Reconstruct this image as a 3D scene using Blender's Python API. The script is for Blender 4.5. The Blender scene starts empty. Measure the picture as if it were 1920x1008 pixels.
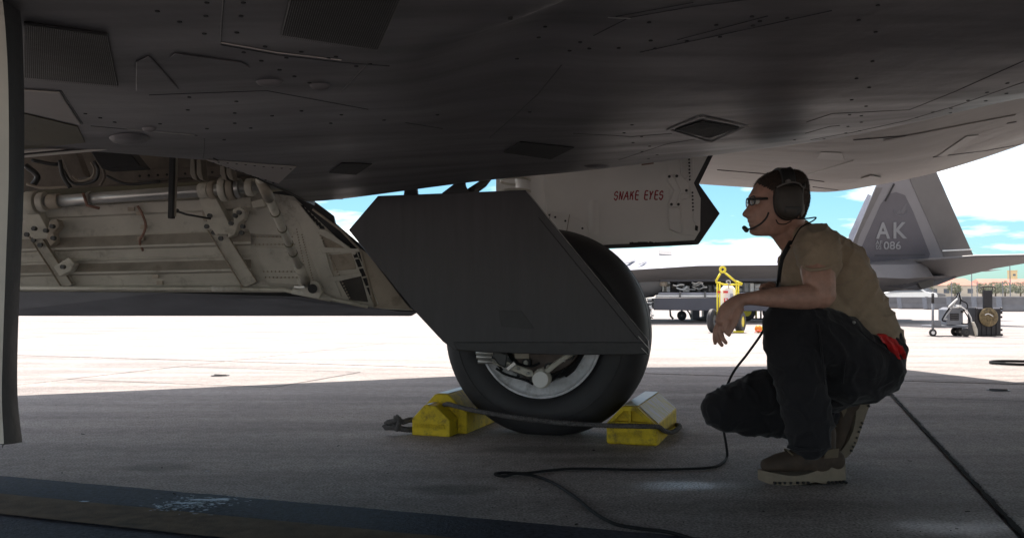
import bpy, bmesh, math, random
from mathutils import Vector, Matrix, noise
R = math.radians
rnd = random.Random(7)
sc = bpy.context.scene
C = sc.collection

# ------------------------------------------------------------------ camera, sky, sun, exposure
H = 0.66; F = 1600.0; T = math.atan(51 / 1600)
cam_d = bpy.data.cameras.new('camera'); cam = bpy.data.objects.new('camera', cam_d); C.objects.link(cam)
cam.location = (0, 0, H); cam.rotation_euler = (R(90) + T, 0, 0)
cam_d.sensor_width = 36; cam_d.lens = 36 * F / 1920; cam_d.clip_start = 0.02; cam_d.clip_end = 6000
sc.camera = cam
SUN_EL = 65; SUN_AZ = 4          # azimuth measured from +Y towards +X
world = bpy.data.worlds.new('World'); sc.world = world; world.use_nodes = True
wt = world.node_tree; wt.nodes.clear()
def WN(t, **k):
    n = wt.nodes.new(t)
    for a, b in k.items(): setattr(n, a, b)
    return n
wo = WN('ShaderNodeOutputWorld'); bg = WN('ShaderNodeBackground'); sky = WN('ShaderNodeTexSky')
sky.sky_type = 'NISHITA'; sky.sun_disc = False; sky.sun_elevation = R(SUN_EL); sky.sun_rotation = R(SUN_AZ)
sky.air_density = 1.0; sky.dust_density = 0.6; sky.ozone_density = 1.0
tc = WN('ShaderNodeTexCoord'); sep = WN('ShaderNodeSeparateXYZ'); wt.links.new(tc.outputs['Generated'], sep.inputs[0])
zz = WN('ShaderNodeMath', operation='MAXIMUM'); zz.inputs[1].default_value = 0.03; wt.links.new(sep.outputs[2], zz.inputs[0])
za = WN('ShaderNodeMath', operation='ADD'); za.inputs[1].default_value = 0.12; wt.links.new(zz.outputs[0], za.inputs[0])
dx = WN('ShaderNodeMath', operation='DIVIDE'); dy = WN('ShaderNodeMath', operation='DIVIDE')
wt.links.new(sep.outputs[0], dx.inputs[0]); wt.links.new(za.outputs[0], dx.inputs[1])
wt.links.new(sep.outputs[1], dy.inputs[0]); wt.links.new(za.outputs[0], dy.inputs[1])
cmb = WN('ShaderNodeCombineXYZ'); wt.links.new(dx.outputs[0], cmb.inputs[0]); wt.links.new(dy.outputs[0], cmb.inputs[1]); cmb.inputs[2].default_value = 4.8
cn = WN('ShaderNodeTexNoise'); cn.inputs['Scale'].default_value = 0.75; cn.inputs['Detail'].default_value = 7; cn.inputs['Roughness'].default_value = 0.55
wt.links.new(cmb.outputs[0], cn.inputs['Vector'])
cr = WN('ShaderNodeMapRange'); cr.inputs['From Min'].default_value = 0.48; cr.inputs['From Max'].default_value = 0.82
wt.links.new(cn.outputs['Fac'], cr.inputs['Value'])
cm = WN('ShaderNodeMath', operation='MULTIPLY'); cm.inputs[1].default_value = 0.75; wt.links.new(cr.outputs[0], cm.inputs[0])
mx = WN('ShaderNodeMixRGB'); mx.inputs['Color2'].default_value = (36, 32, 29, 1)
tint = WN('ShaderNodeMixRGB', blend_type='MULTIPLY'); tint.inputs['Fac'].default_value = 1; tint.inputs['Color2'].default_value = (0.38, 0.60, 0.70, 1)
wt.links.new(sky.outputs[0], tint.inputs['Color1']); wt.links.new(tint.outputs[0], mx.inputs['Color1']); wt.links.new(cm.outputs[0], mx.inputs['Fac'])
wt.links.new(mx.outputs[0], bg.inputs['Color']); bg.inputs['Strength'].default_value = 0.098
wt.links.new(bg.outputs[0], wo.inputs[0])
sd = bpy.data.lights.new('sun', 'SUN'); sd.energy = 4.0; sd.angle = R(0.5); sd.color = (1, 0.91, 0.84)
so = bpy.data.objects.new('sun', sd); C.objects.link(so)
sdir = Vector((math.sin(R(SUN_AZ)) * math.cos(R(SUN_EL)), math.cos(R(SUN_AZ)) * math.cos(R(SUN_EL)), math.sin(R(SUN_EL))))
so.rotation_euler = sdir.to_track_quat('Z', 'Y').to_euler(); so.location = sdir * 50
sc.view_settings.view_transform = 'Standard'; sc.view_settings.look = 'None'; sc.view_settings.exposure = 1.17; sc.view_settings.gamma = 1
sc.view_settings.use_curve_mapping = False
sc.cycles.max_bounces = 10; sc.cycles.diffuse_bounces = 8; sc.cycles.glossy_bounces = 4
sc.cycles.use_denoising = True

# ------------------------------------------------------------------ helpers
def at(px, py, d):
    """the point at world depth y=d that stands where the photograph shows (px, py)"""
    cx = (px - 960) / F; up = (504 - py) / F
    y = math.cos(T) - math.sin(T) * up; z = math.sin(T) + math.cos(T) * up
    k = d / y
    return Vector((cx * k, d, H + z * k))
def gp(px, py, z=0.0):
    cx = (px - 960) / F; up = (504 - py) / F
    y = math.cos(T) - math.sin(T) * up; zc = math.sin(T) + math.cos(T) * up
    k = (z - H) / zc
    return Vector((cx * k, y * k, z))
U = Vector((math.sin(R(18.6)), math.cos(R(18.6)), 0))      # across the jet, away from us
V = Vector((math.cos(R(18.6)), -math.sin(R(18.6)), 0))     # along the jet, towards its tail
Z = Vector((0, 0, 1))
def lerp(a, b, t): return a + (b - a) * t
def interp(tab, x):
    if x <= tab[0][0]: return tab[0][1]
    for (x0, y0), (x1, y1) in zip(tab, tab[1:]):
        if x <= x1: return lerp(y0, y1, (x - x0) / (x1 - x0))
    return tab[-1][1]
def smooth(t): t = max(0, min(1, t)); return t * t * (3 - 2 * t)
def catmull(pts, n=6):
    P = [Vector(p) for p in pts]; out = []
    Q = [P[0] * 2 - P[1]] + P + [P[-1] * 2 - P[-2]]
    for i in range(len(P) - 1):
        a, b, c, d = Q[i:i + 4]
        for k in range(n):
            t = k / n
            out.append(0.5 * ((2 * b) + (c - a) * t + (2 * a - 5 * b + 4 * c - d) * t * t + (3 * b - a - 3 * c + d) * t ** 3))
    out.append(P[-1]); return out

class MB:
    def __init__(s): s.v = []; s.f = []
    def add(s, vs, fs):
        o = len(s.v); s.v += [Vector(p) for p in vs]; s.f += [tuple(i + o for i in f) for f in fs]; return s
    def box(s, c, size, M=None):
        c = Vector(c); h = [x / 2 for x in size]; vs = []
        for sx in (-1, 1):
            for sy in (-1, 1):
                for sz in (-1, 1):
                    p = Vector((sx * h[0], sy * h[1], sz * h[2])); vs.append(c + (M @ p if M else p))
        return s.add(vs, [(0, 1, 3, 2), (4, 6, 7, 5), (0, 4, 5, 1), (2, 3, 7, 6), (0, 2, 6, 4), (1, 5, 7, 3)])
    def prism(s, pts, off):
        n = len(pts); a = [Vector(p) for p in pts]; off = Vector(off); b = [p + off for p in a]
        return s.add(a + b, [tuple(range(n)), tuple(reversed(range(n, 2 * n)))] + [((i + 1) % n, i, i + n, (i + 1) % n + n) for i in range(n)])
    def hull2(s, A, B):
        n = len(A)
        return s.add(list(A) + list(B), [tuple(range(n)), tuple(reversed(range(n, 2 * n)))] + [((i + 1) % n, i, i + n, (i + 1) % n + n) for i in range(n)])
    def tube(s, pts, r, n=8, cap=True, ref=None):
        P = [Vector(p) for p in pts]; m = len(P)
        if not isinstance(r, (list, tuple)): r = [r] * m
        vs = []; prev = None
        for i, p in enumerate(P):
            t = (P[min(i + 1, m - 1)] - P[max(i - 1, 0)])
            t = t.normalized() if t.length > 1e-9 else Vector((0, 0, 1))
            if ref is not None: a = Vector(ref)
            elif prev is not None: a = prev
            else: a = Vector((0, 0, 1)) if abs(t.z) < 0.9 else Vector((1, 0, 0))
            e2 = (a - t * a.dot(t))
            if e2.length < 1e-6: e2 = t.orthogonal()
            e2.normalize(); e1 = t.cross(e2); prev = e2
            ra, rb = r[i] if isinstance(r[i], tuple) else (r[i], r[i])
            for k in range(n):
                w = 2 * math.pi * k / n; vs.append(p + e1 * (ra * math.cos(w)) + e2 * (rb * math.sin(w)))
        fs = [(i * n + k, i * n + (k + 1) % n, (i + 1) * n + (k + 1) % n, (i + 1) * n + k) for i in range(m - 1) for k in range(n)]
        if cap: fs += [tuple(reversed(range(n))), tuple(range((m - 1) * n, m * n))]
        return s.add(vs, fs)
    def limb(s, pts, rr, sub=4, n=16, ref=(0, 1, 0)):
        """closed tapered limb with rounded ends; rr: (in-plane radius, depth radius)"""
        rr = [x if isinstance(x, tuple) else (x, x) for x in rr]
        P = catmull(pts, sub); A = catmull([Vector((a, b, 0)) for a, b in rr], sub)
        t0 = (P[0] - P[1]).normalized(); t1 = (P[-1] - P[-2]).normalized()
        pre = [(P[0] + t0 * (A[0].x * math.sin(w)), A[0] * max(math.cos(w), .05)) for w in (1.5, 1.1, .75, .4)]
        post = [(P[-1] + t1 * (A[-1].x * math.sin(w)), A[-1] * max(math.cos(w), .05)) for w in (.4, .75, 1.1, 1.5)]
        seq = pre + list(zip(P, A)) + post
        return s.tube([a for a, b in seq], [(b.x, b.y) for a, b in seq], n, True, ref)
    def ell(s, c, r, M=None, nu=14, nv=9):
        c = Vector(c); vs = [Vector((0, 0, -r[2]))]
        for j in range(1, nv):
            a = -math.pi / 2 + math.pi * j / nv
            for i in range(nu):
                b = 2 * math.pi * i / nu
                vs.append(Vector((r[0] * math.cos(a) * math.cos(b), r[1] * math.cos(a) * math.sin(b), r[2] * math.sin(a))))
        vs.append(Vector((0, 0, r[2])))
        vs = [c + (M @ p if M else p) for p in vs]; L = len(vs) - 1
        fs = [(0, 1 + (i + 1) % nu, 1 + i) for i in range(nu)]
        fs += [(1 + j * nu + i, 1 + j * nu + (i + 1) % nu, 1 + (j + 1) * nu + (i + 1) % nu, 1 + (j + 1) * nu + i) for j in range(nv - 2) for i in range(nu)]
        fs += [(L, L - nu + i, L - nu + (i + 1) % nu) for i in range(nu)]
        return s.add(vs, fs)
    def lathe(s, prof, c, ax, n=48, closed=True):
        """prof: (radius, along axis)"""
        c = Vector(c); ax = Vector(ax).normalized(); e1 = ax.orthogonal().normalized(); e2 = ax.cross(e1); m = len(prof); vs = []
        for r, h in prof:
            for k in range(n):
                w = 2 * math.pi * k / n; vs.append(c + ax * h + (e1 * math.cos(w) + e2 * math.sin(w)) * r)
        rng = range(m) if closed else range(m - 1)
        return s.add(vs, [(i * n + k, i * n + (k + 1) % n, ((i + 1) % m) * n + (k + 1) % n, ((i + 1) % m) * n + k) for i in rng for k in range(n)])
    def cyl(s, a, b, r, n=16, r2=None):
        return s.tube([a, b], [r, r if r2 is None else r2], n)
    def grid(s, rows):
        n = len(rows[0]); m = len(rows)
        return s.add([p for row in rows for p in row], [(i * n + j, i * n + j + 1, (i + 1) * n + j + 1, (i + 1) * n + j) for i in range(m - 1) for j in range(n - 1)])
    def slab(s, rows, off):
        """grid with thickness"""
        n = len(rows[0]); m = len(rows); off = Vector(off)
        s.add([p for row in rows for p in row] + [Vector(p) + off for row in rows for p in row],
              [(i * n + j, i * n + j + 1, (i + 1) * n + j + 1, (i + 1) * n + j) for i in range(m - 1) for j in range(n - 1)] +
              [(m * n + i * n + j, m * n + (i + 1) * n + j, m * n + (i + 1) * n + j + 1, m * n + i * n + j + 1) for i in range(m - 1) for j in range(n - 1)] +
              [(j + 1, j, m * n + j, m * n + j + 1) for j in range(n - 1)] +
              [((m - 1) * n + j, (m - 1) * n + j + 1, m * n + (m - 1) * n + j + 1, m * n + (m - 1) * n + j) for j in range(n - 1)] +
              [(i * n, (i + 1) * n, m * n + (i + 1) * n, m * n + i * n) for i in range(m - 1)] +
              [((i + 1) * n + n - 1, i * n + n - 1, m * n + i * n + n - 1, m * n + (i + 1) * n + n - 1) for i in range(m - 1)])
        return s
    def build(s, name, mat, parent=None, smooth=False, bevel=0, label=None, kind=None, seg=2, fix=True, sub=0, auto=None):
        root = parent
        while root is not None and root.parent is not None: root = root.parent
        o = root.location if root is not None else Vector((0, 0, 0))
        me = bpy.data.meshes.new(name); me.from_pydata([tuple(p - o) for p in s.v], [], s.f)
        if fix:
            bm = bmesh.new(); bm.from_mesh(me); bmesh.ops.recalc_face_normals(bm, faces=bm.faces[:]); bm.to_mesh(me); bm.free()
        me.materials.append(mat)
        ob = bpy.data.objects.new(name, me); C.objects.link(ob)
        if parent is not None: ob.parent = parent
        if smooth: me.shade_smooth()
        if auto: me.shade_smooth(); me.set_sharp_from_angle(angle=R(auto))
        if bevel:
            b = ob.modifiers.new('b', 'BEVEL'); b.width = bevel; b.segments = seg; b.limit_method = 'ANGLE'; b.angle_limit = R(35)
        if sub:
            b = ob.modifiers.new('s', 'SUBSURF'); b.levels = sub; b.render_levels = sub
        if label: ob['label'] = label
        if kind: ob['kind'] = kind
        return ob
def tag(o, label=None, cat=None, group=None, kind=None):
    if label: o['label'] = label
    if cat: o['category'] = cat
    if group: o['group'] = group
    if kind: o['kind'] = kind
    return o
def thing(name, label, cat, loc=(0, 0, 0), group=None):
    o = bpy.data.objects.new(name, None); C.objects.link(o); o.location = loc; o.empty_display_size = .1
    return tag(o, label, cat, group)
def copy_tree(o, parent=None):
    c = o.copy(); C.objects.link(c)
    if parent is not None: c.parent = parent
    for ch in list(o.children): copy_tree(ch, c)
    return c
def blob(mb, name, mat, parent, voxel, it=4, disp=None, label=None):
    """one continuous surface out of overlapping closed shapes"""
    ob = mb.build(name, mat, parent, fix=True)
    m = ob.modifiers.new('r', 'REMESH'); m.mode = 'VOXEL'; m.voxel_size = voxel
    if it:
        m = ob.modifiers.new('s', 'SMOOTH'); m.factor = .5; m.iterations = it
    dg = bpy.context.evaluated_depsgraph_get(); dg.update()
    me = bpy.data.meshes.new_from_object(ob.evaluated_get(dg)); ob.modifiers.clear(); ob.data = me
    if disp:
        nr = [v.normal.copy() for v in me.vertices]
        for v, nn in zip(me.vertices, nr): v.co = v.co + nn * disp(v.co)
    me.shade_smooth()
    if not me.materials: me.materials.append(mat)
    if label: ob['label'] = label
    return ob
def text_mesh(body, size, origin, ex, ey, mat, name, parent, depth=.001, bold=0, shear=0, stretch=1):
    cu = bpy.data.curves.new('t', 'FONT'); cu.body = body; cu.size = size; cu.extrude = depth; cu.offset = bold; cu.shear = shear
    ob = bpy.data.objects.new('t', cu); C.objects.link(ob)
    dg = bpy.context.evaluated_depsgraph_get(); dg.update()
    me = bpy.data.meshes.new_from_object(ob.evaluated_get(dg)); bpy.data.objects.remove(ob)
    ex = Vector(ex).normalized(); ey = Vector(ey).normalized(); ez = ex.cross(ey)
    root = parent
    while root is not None and root.parent is not None: root = root.parent
    o = Vector(origin) - (root.location if root is not None else Vector())
    for v in me.vertices: v.co = o + ex * (v.co.x * stretch) + ey * v.co.y + ez * v.co.z
    me.materials.clear(); me.materials.append(mat); me.name = name
    t = bpy.data.objects.new(name, me); C.objects.link(t)
    if parent is not None: t.parent = parent
    return t

# ------------------------------------------------------------------ materials
def mat(name, col, rough=.5, metal=0, var=.25, scale=6, bump=.1, bscale=60, spec=.5, col2=None, stretch=(1, 1, 1), detail=6, extra=None, coat=0, bdist=.004):
    m = bpy.data.materials.new(name); m.use_nodes = True; nt = m.node_tree; p = nt.nodes['Principled BSDF']
    g = nt.nodes.new('ShaderNodeNewGeometry'); mp = nt.nodes.new('ShaderNodeMapping'); mp.inputs['Scale'].default_value = stretch
    nt.links.new(g.outputs['Position'], mp.inputs['Vector'])
    n1 = nt.nodes.new('ShaderNodeTexNoise'); n1.inputs['Scale'].default_value = scale; n1.inputs['Detail'].default_value = detail; n1.inputs['Roughness'].default_value = .62
    nt.links.new(mp.outputs[0], n1.inputs['Vector'])
    r = nt.nodes.new('ShaderNodeMapRange'); r.inputs['From Min'].default_value = .3; r.inputs['From Max'].default_value = .7
    nt.links.new(n1.outputs['Fac'], r.inputs['Value'])
    mixn = nt.nodes.new('ShaderNodeMixRGB')
    c1 = tuple(c * (1 - var) for c in col); c2 = tuple(min(1, c * (1 + var)) for c in col) if col2 is None else col2
    mixn.inputs['Color1'].default_value = (*c1, 1); mixn.inputs['Color2'].default_value = (*c2, 1)
    nt.links.new(r.outputs[0], mixn.inputs['Fac']); nt.links.new(mixn.outputs[0], p.inputs['Base Color'])
    rr = nt.nodes.new('ShaderNodeMapRange'); rr.inputs['To Min'].default_value = max(.03, rough - .12); rr.inputs['To Max'].default_value = min(1, rough + .12)
    nt.links.new(n1.outputs['Fac'], rr.inputs['Value']); nt.links.new(rr.outputs[0], p.inputs['Roughness'])
    p.inputs['Metallic'].default_value = metal; p.inputs['Specular IOR Level'].default_value = spec; p.inputs['Coat Weight'].default_value = coat
    if bump:
        n2 = nt.nodes.new('ShaderNodeTexNoise'); n2.inputs['Scale'].default_value = bscale; n2.inputs['Detail'].default_value = 5
        nt.links.new(mp.outputs[0], n2.inputs['Vector'])
        b = nt.nodes.new('ShaderNodeBump'); b.inputs['Strength'].default_value = bump; b.inputs['Distance'].default_value = bdist
        nt.links.new(n2.outputs['Fac'], b.inputs['Height']); nt.links.new(b.outputs[0], p.inputs['Normal'])
    m['p'] = 1
    if extra: extra(m, nt, p, g, mixn)
    return m
def ellipse_mask(nt, g, c, rx, ry, soft=.6, wob=.25, wscale=6):
    """a soft-edged spot of its own on the ground, world coordinates"""
    s = nt.nodes.new('ShaderNodeVectorMath'); s.operation = 'SUBTRACT'; s.inputs[1].default_value = (c.x, c.y, 0)
    nt.links.new(g.outputs['Position'], s.inputs[0])
    v = nt.nodes.new('ShaderNodeVectorMath'); v.operation = 'MULTIPLY'; v.inputs[1].default_value = (1 / rx, 1 / ry, 0)
    nt.links.new(s.outputs[0], v.inputs[0])
    l = nt.nodes.new('ShaderNodeVectorMath'); l.operation = 'LENGTH'; nt.links.new(v.outputs[0], l.inputs[0])
    n = nt.nodes.new('ShaderNodeTexNoise'); n.inputs['Scale'].default_value = wscale; n.inputs['Detail'].default_value = 4; nt.links.new(g.outputs['Position'], n.inputs['Vector'])
    ma = nt.nodes.new('ShaderNodeMath'); ma.operation = 'MULTIPLY_ADD'; ma.inputs[1].default_value = wob * 2; ma.inputs[2].default_value = -wob
    nt.links.new(n.outputs['Fac'], ma.inputs[0])
    ad = nt.nodes.new('ShaderNodeMath'); ad.operation = 'ADD'; nt.links.new(l.outputs['Value'], ad.inputs[0]); nt.links.new(ma.outputs[0], ad.inputs[1])
    r = nt.nodes.new('ShaderNodeMapRange'); r.interpolation_type = 'SMOOTHSTEP'
    r.inputs['From Min'].default_value = 1; r.inputs['From Max'].default_value = 1 - soft
    nt.links.new(ad.outputs[0], r.inputs['Value']); return r.outputs[0]
def concrete_extra(m, nt, p, g, mixn):
    # aggregate speckle, tyre smears along the jet axis, oil spots, two wet patches
    sp = nt.nodes.new('ShaderNodeTexNoise'); sp.inputs['Scale'].default_value = 120; sp.inputs['Detail'].default_value = 3; nt.links.new(g.outputs['Position'], sp.inputs['Vector'])
    r = nt.nodes.new('ShaderNodeMapRange'); r.inputs['From Min'].default_value = .36; r.inputs['From Max'].default_value = .64; r.inputs['To Min'].default_value = .55; r.inputs['To Max'].default_value = 1.4
    nt.links.new(sp.outputs['Fac'], r.inputs['Value'])
    mp = nt.nodes.new('ShaderNodeMapping'); mp.inputs['Rotation'].default_value = (0, 0, R(18.6)); mp.inputs['Scale'].default_value = (.5, 3.5, 1)
    nt.links.new(g.outputs['Position'], mp.inputs['Vector'])
    sm = nt.nodes.new('ShaderNodeTexNoise'); sm.inputs['Scale'].default_value = .9; sm.inputs['Detail'].default_value = 8; nt.links.new(mp.outputs[0], sm.inputs['Vector'])
    r2 = nt.nodes.new('ShaderNodeMapRange'); r2.inputs['From Min'].default_value = .35; r2.inputs['From Max'].default_value = .65; r2.inputs['To Min'].default_value = .78; r2.inputs['To Max'].default_value = 1.12
    nt.links.new(sm.outputs['Fac'], r2.inputs['Value'])
    mt_ = nt.nodes.new('ShaderNodeTexNoise'); mt_.inputs['Scale'].default_value = 16; mt_.inputs['Detail'].default_value = 12; mt_.inputs['Roughness'].default_value = .78; nt.links.new(g.outputs['Position'], mt_.inputs['Vector'])
    r5 = nt.nodes.new('ShaderNodeMapRange'); r5.inputs['From Min'].default_value = .36; r5.inputs['From Max'].default_value = .62; r5.inputs['To Min'].default_value = .74; r5.inputs['To Max'].default_value = 1.16; nt.links.new(mt_.outputs['Fac'], r5.inputs['Value'])
    # sparse dark chips
    ch = nt.nodes.new('ShaderNodeTexNoise'); ch.inputs['Scale'].default_value = 14; ch.inputs['Detail'].default_value = 3; nt.links.new(mp.outputs[0], ch.inputs['Vector'])
    r4 = nt.nodes.new('ShaderNodeMapRange'); r4.inputs['From Min'].default_value = .70; r4.inputs['From Max'].default_value = .74; r4.inputs['To Min'].default_value = 1; r4.inputs['To Max'].default_value = .45
    nt.links.new(ch.outputs['Fac'], r4.inputs['Value'])
    oi = nt.nodes.new('ShaderNodeObjectInfo'); r3 = nt.nodes.new('ShaderNodeMapRange'); r3.inputs['To Min'].default_value = .92; r3.inputs['To Max'].default_value = 1.06
    nt.links.new(oi.outputs['Random'], r3.inputs['Value'])
    cur = mixn.outputs[0]
    def mul(cur, val):
        x = nt.nodes.new('ShaderNodeVectorMath'); x.operation = 'SCALE'; nt.links.new(cur, x.inputs[0]); nt.links.new(val, x.inputs['Scale']); return x.outputs[0]
    for q in (r, r2, r3, r4, r5): cur = mul(cur, q.outputs[0])
    def dark(cur, mask, k):
        x = nt.nodes.new('ShaderNodeMapRange'); x.inputs['To Min'].default_value = 1; x.inputs['To Max'].default_value = k; nt.links.new(mask, x.inputs['Value']); return mul(cur, x.outputs[0])
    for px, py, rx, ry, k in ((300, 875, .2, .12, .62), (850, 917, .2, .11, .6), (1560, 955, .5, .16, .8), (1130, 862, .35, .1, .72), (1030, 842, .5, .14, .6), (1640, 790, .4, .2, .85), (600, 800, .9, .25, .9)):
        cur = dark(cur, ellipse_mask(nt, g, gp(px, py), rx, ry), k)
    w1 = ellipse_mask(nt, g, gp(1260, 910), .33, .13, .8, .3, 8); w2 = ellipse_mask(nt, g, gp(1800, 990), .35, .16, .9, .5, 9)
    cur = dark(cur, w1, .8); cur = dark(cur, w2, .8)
    nt.links.new(cur, p.inputs['Base Color'])
    pit = nt.nodes.new('ShaderNodeTexNoise'); pit.inputs['Scale'].default_value = 130; pit.inputs['Detail'].default_value = 2; nt.links.new(g.outputs['Position'], pit.inputs['Vector'])
    pr = nt.nodes.new('ShaderNodeMapRange'); pr.inputs['From Min'].default_value = .42; pr.inputs['From Max'].default_value = .50; nt.links.new(pit.outputs['Fac'], pr.inputs['Value'])
    pm = nt.nodes.new('ShaderNodeMath'); pm.operation = 'MULTIPLY'; nt.links.new(w1, pm.inputs[0]); nt.links.new(pr.outputs[0], pm.inputs[1])
    wmax = nt.nodes.new('ShaderNodeMath'); wmax.operation = 'MAXIMUM'; nt.links.new(pm.outputs[0], wmax.inputs[0])
    wh = nt.nodes.new('ShaderNodeMath'); wh.operation = 'MULTIPLY'; wh.inputs[1].default_value = .6; nt.links.new(w2, wh.inputs[0]); nt.links.new(wh.outputs[0], wmax.inputs[1])
    ro = nt.nodes.new('ShaderNodeMapRange'); ro.inputs['To Min'].default_value = .82; ro.inputs['To Max'].default_value = .3; nt.links.new(wmax.outputs[0], ro.inputs['Value'])
    nt.links.new(ro.outputs[0], p.inputs['Roughness'])
    sv = nt.nodes.new('ShaderNodeMapRange'); sv.inputs['To Min'].default_value = .3; sv.inputs['To Max'].default_value = 1.0; nt.links.new(wmax.outputs[0], sv.inputs['Value']); nt.links.new(sv.outputs[0], p.inputs['Specular IOR Level'])
    # grit
    gn = nt.nodes.new('ShaderNodeTexNoise'); gn.inputs['Scale'].default_value = 220; gn.inputs['Detail'].default_value = 2; nt.links.new(g.outputs['Position'], gn.inputs['Vector'])
    b = nt.nodes.new('ShaderNodeBump'); b.inputs['Distance'].default_value = .004; nt.links.new(gn.outputs['Fac'], b.inputs['Height'])
    bs = nt.nodes.new('ShaderNodeMapRange'); bs.inputs['To Min'].default_value = .35; bs.inputs['To Max'].default_value = 1; nt.links.new(w1, bs.inputs['Value']); nt.links.new(bs.outputs[0], b.inputs['Strength'])
    nt.links.new(b.outputs[0], p.inputs['Normal'])
M = {}
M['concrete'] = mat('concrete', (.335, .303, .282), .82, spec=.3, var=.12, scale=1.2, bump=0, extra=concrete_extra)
M['far_ground'] = mat('far_ground', (.36, .34, .31), .9, var=.15, scale=.05, bump=0)
M['sealant'] = mat('sealant', (.025, .024, .024), .95, var=.4, scale=30, bump=.5, bscale=90, spec=.05)
M['black_paint'] = mat('black_paint', (.014, .015, .022), .7, var=.55, scale=60, bump=1, bscale=110, bdist=.006, spec=.12, col2=(.055, .06, .085))
M['old_yellow'] = mat('old_yellow', (.12, .09, .058), .85, var=.45, scale=14, bump=.6, bscale=160, bdist=.005, spec=.12)
M['painted_glare'] = mat('painted_glare', (.17, .20, .30), .35, var=.3, scale=30, bump=.6, bscale=150)  # bluish tone painted in place of glare on the wet stripe
def grime(m, nt, p, g, mixn):
    # large soft panel tone and streaks along the airflow
    mp = nt.nodes.new('ShaderNodeMapping'); mp.inputs['Rotation'].default_value = (0, 0, R(12)); mp.inputs['Scale'].default_value = (.5, 3.2, 1); nt.links.new(g.outputs['Position'], mp.inputs['Vector'])
    n = nt.nodes.new('ShaderNodeTexNoise'); n.inputs['Scale'].default_value = 2.2; n.inputs['Detail'].default_value = 9; n.inputs['Roughness'].default_value = .6; nt.links.new(mp.outputs[0], n.inputs['Vector'])
    r = nt.nodes.new('ShaderNodeMapRange'); r.inputs['From Min'].default_value = .35; r.inputs['From Max'].default_value = .68; r.inputs['To Min'].default_value = .75; r.inputs['To Max'].default_value = 1.25; nt.links.new(n.outputs['Fac'], r.inputs['Value'])
    x = nt.nodes.new('ShaderNodeVectorMath'); x.operation = 'SCALE'; nt.links.new(mixn.outputs[0], x.inputs[0]); nt.links.new(r.outputs[0], x.inputs['Scale']); nt.links.new(x.outputs[0], p.inputs['Base Color'])
    r2 = nt.nodes.new('ShaderNodeMapRange'); r2.inputs['From Min'].default_value = .35; r2.inputs['From Max'].default_value = .68; r2.inputs['To Min'].default_value = .52; r2.inputs['To Max'].default_value = .40; nt.links.new(n.outputs['Fac'], r2.inputs['Value']); nt.links.new(r2.outputs[0], p.inputs['Roughness'])
M['jet_skin'] = mat('jet_skin', (.17, .16, .165), .44, metal=.05, spec=.32, var=.12, scale=3, bump=.12, bscale=4, bdist=.05, extra=grime)
M['jet_panel'] = mat('jet_panel', (.08, .077, .08), .42, metal=.2, var=.12, scale=3, bump=.1, bscale=30)
M['jet_light'] = mat('jet_light', (.44, .40, .37), .55, var=.10, scale=1.5, bump=.15, bscale=3, bdist=.05, stretch=(.6, 2, 1))
M['jet_light2'] = mat('jet_light2', (.46, .43, .40), .5, var=.1, scale=2, bump=.1)
M['mesh_dark'] = mat('mesh_dark', (.018, .017, .018), .7, var=.3, scale=20, bump=.3, bscale=200)
M['door_dark'] = mat('door_dark', (.045, .042, .046), .5, var=.3, scale=6, bump=.25, bscale=35, bdist=.003, stretch=(2.5, 1, .25))
M['edge_dark'] = mat('edge_dark', (.03, .029, .031), .5, var=.35, scale=12, bump=.4, bscale=40)
M['lip_grey'] = mat('lip_grey', (.14, .138, .155), .45, var=.2, scale=5, bump=.1, stretch=(.6, 1, 3))
def stains(m, nt, p, g, mixn):
    n = nt.nodes.new('ShaderNodeTexNoise'); n.inputs['Scale'].default_value = 9; n.inputs['Detail'].default_value = 10; n.inputs['Roughness'].default_value = .7; nt.links.new(g.outputs['Position'], n.inputs['Vector'])
    r = nt.nodes.new('ShaderNodeMapRange'); r.inputs['From Min'].default_value = .55; r.inputs['From Max'].default_value = .75; r.inputs['To Max'].default_value = .75; nt.links.new(n.outputs['Fac'], r.inputs['Value'])
    x = nt.nodes.new('ShaderNodeMixRGB'); x.inputs['Color2'].default_value = (.09, .07, .045, 1); nt.links.new(mixn.outputs[0], x.inputs['Color1']); nt.links.new(r.outputs[0], x.inputs['Fac']); nt.links.new(x.outputs[0], p.inputs['Base Color'])
M['bay_white'] = mat('bay_white', (.50, .47, .41), .5, var=.15, scale=5, bump=.1, extra=stains)
M['bay_tan'] = mat('bay_tan', (.34, .29, .23), .55, var=.2, scale=7, bump=.15, extra=stains)
M['gear_white'] = mat('gear_white', (.74, .72, .69), .42, var=.06, scale=3, bump=.06, bscale=20)
M['gear_tan'] = mat('gear_tan', (.5, .47, .4), .45, var=.15, scale=12, bump=.1, extra=stains)
M['bay_dark'] = mat('bay_dark', (.05, .045, .04), .6, var=.4, scale=8, bump=.2)
M['olive'] = mat('olive', (.13, .115, .07), .6, var=.25, scale=5, bump=.2)
M['bay_brown'] = mat('bay_brown', (.13, .105, .085), .6, var=.35, scale=8, bump=.2, extra=stains)
M['dull_white'] = mat('dull_white', (.27, .24, .20), .6, var=.25, scale=9, bump=.1, extra=stains)  # darker bay white; on the rib slopes it paints in shade
M['steel'] = mat('steel', (.45, .44, .42), .35, metal=.7, var=.15, scale=12, bump=.05)
M['dark_metal'] = mat('dark_metal', (.05, .05, .05), .45, metal=.5, var=.3, scale=20, bump=.1)
M['red_rust'] = mat('red_rust', (.22, .12, .09), .6, var=.3, scale=20, bump=.2)
M['rubber'] = mat('rubber', (.022, .021, .023), .62, var=.3, scale=10, bump=.25, bscale=60, bdist=.002)
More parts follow.
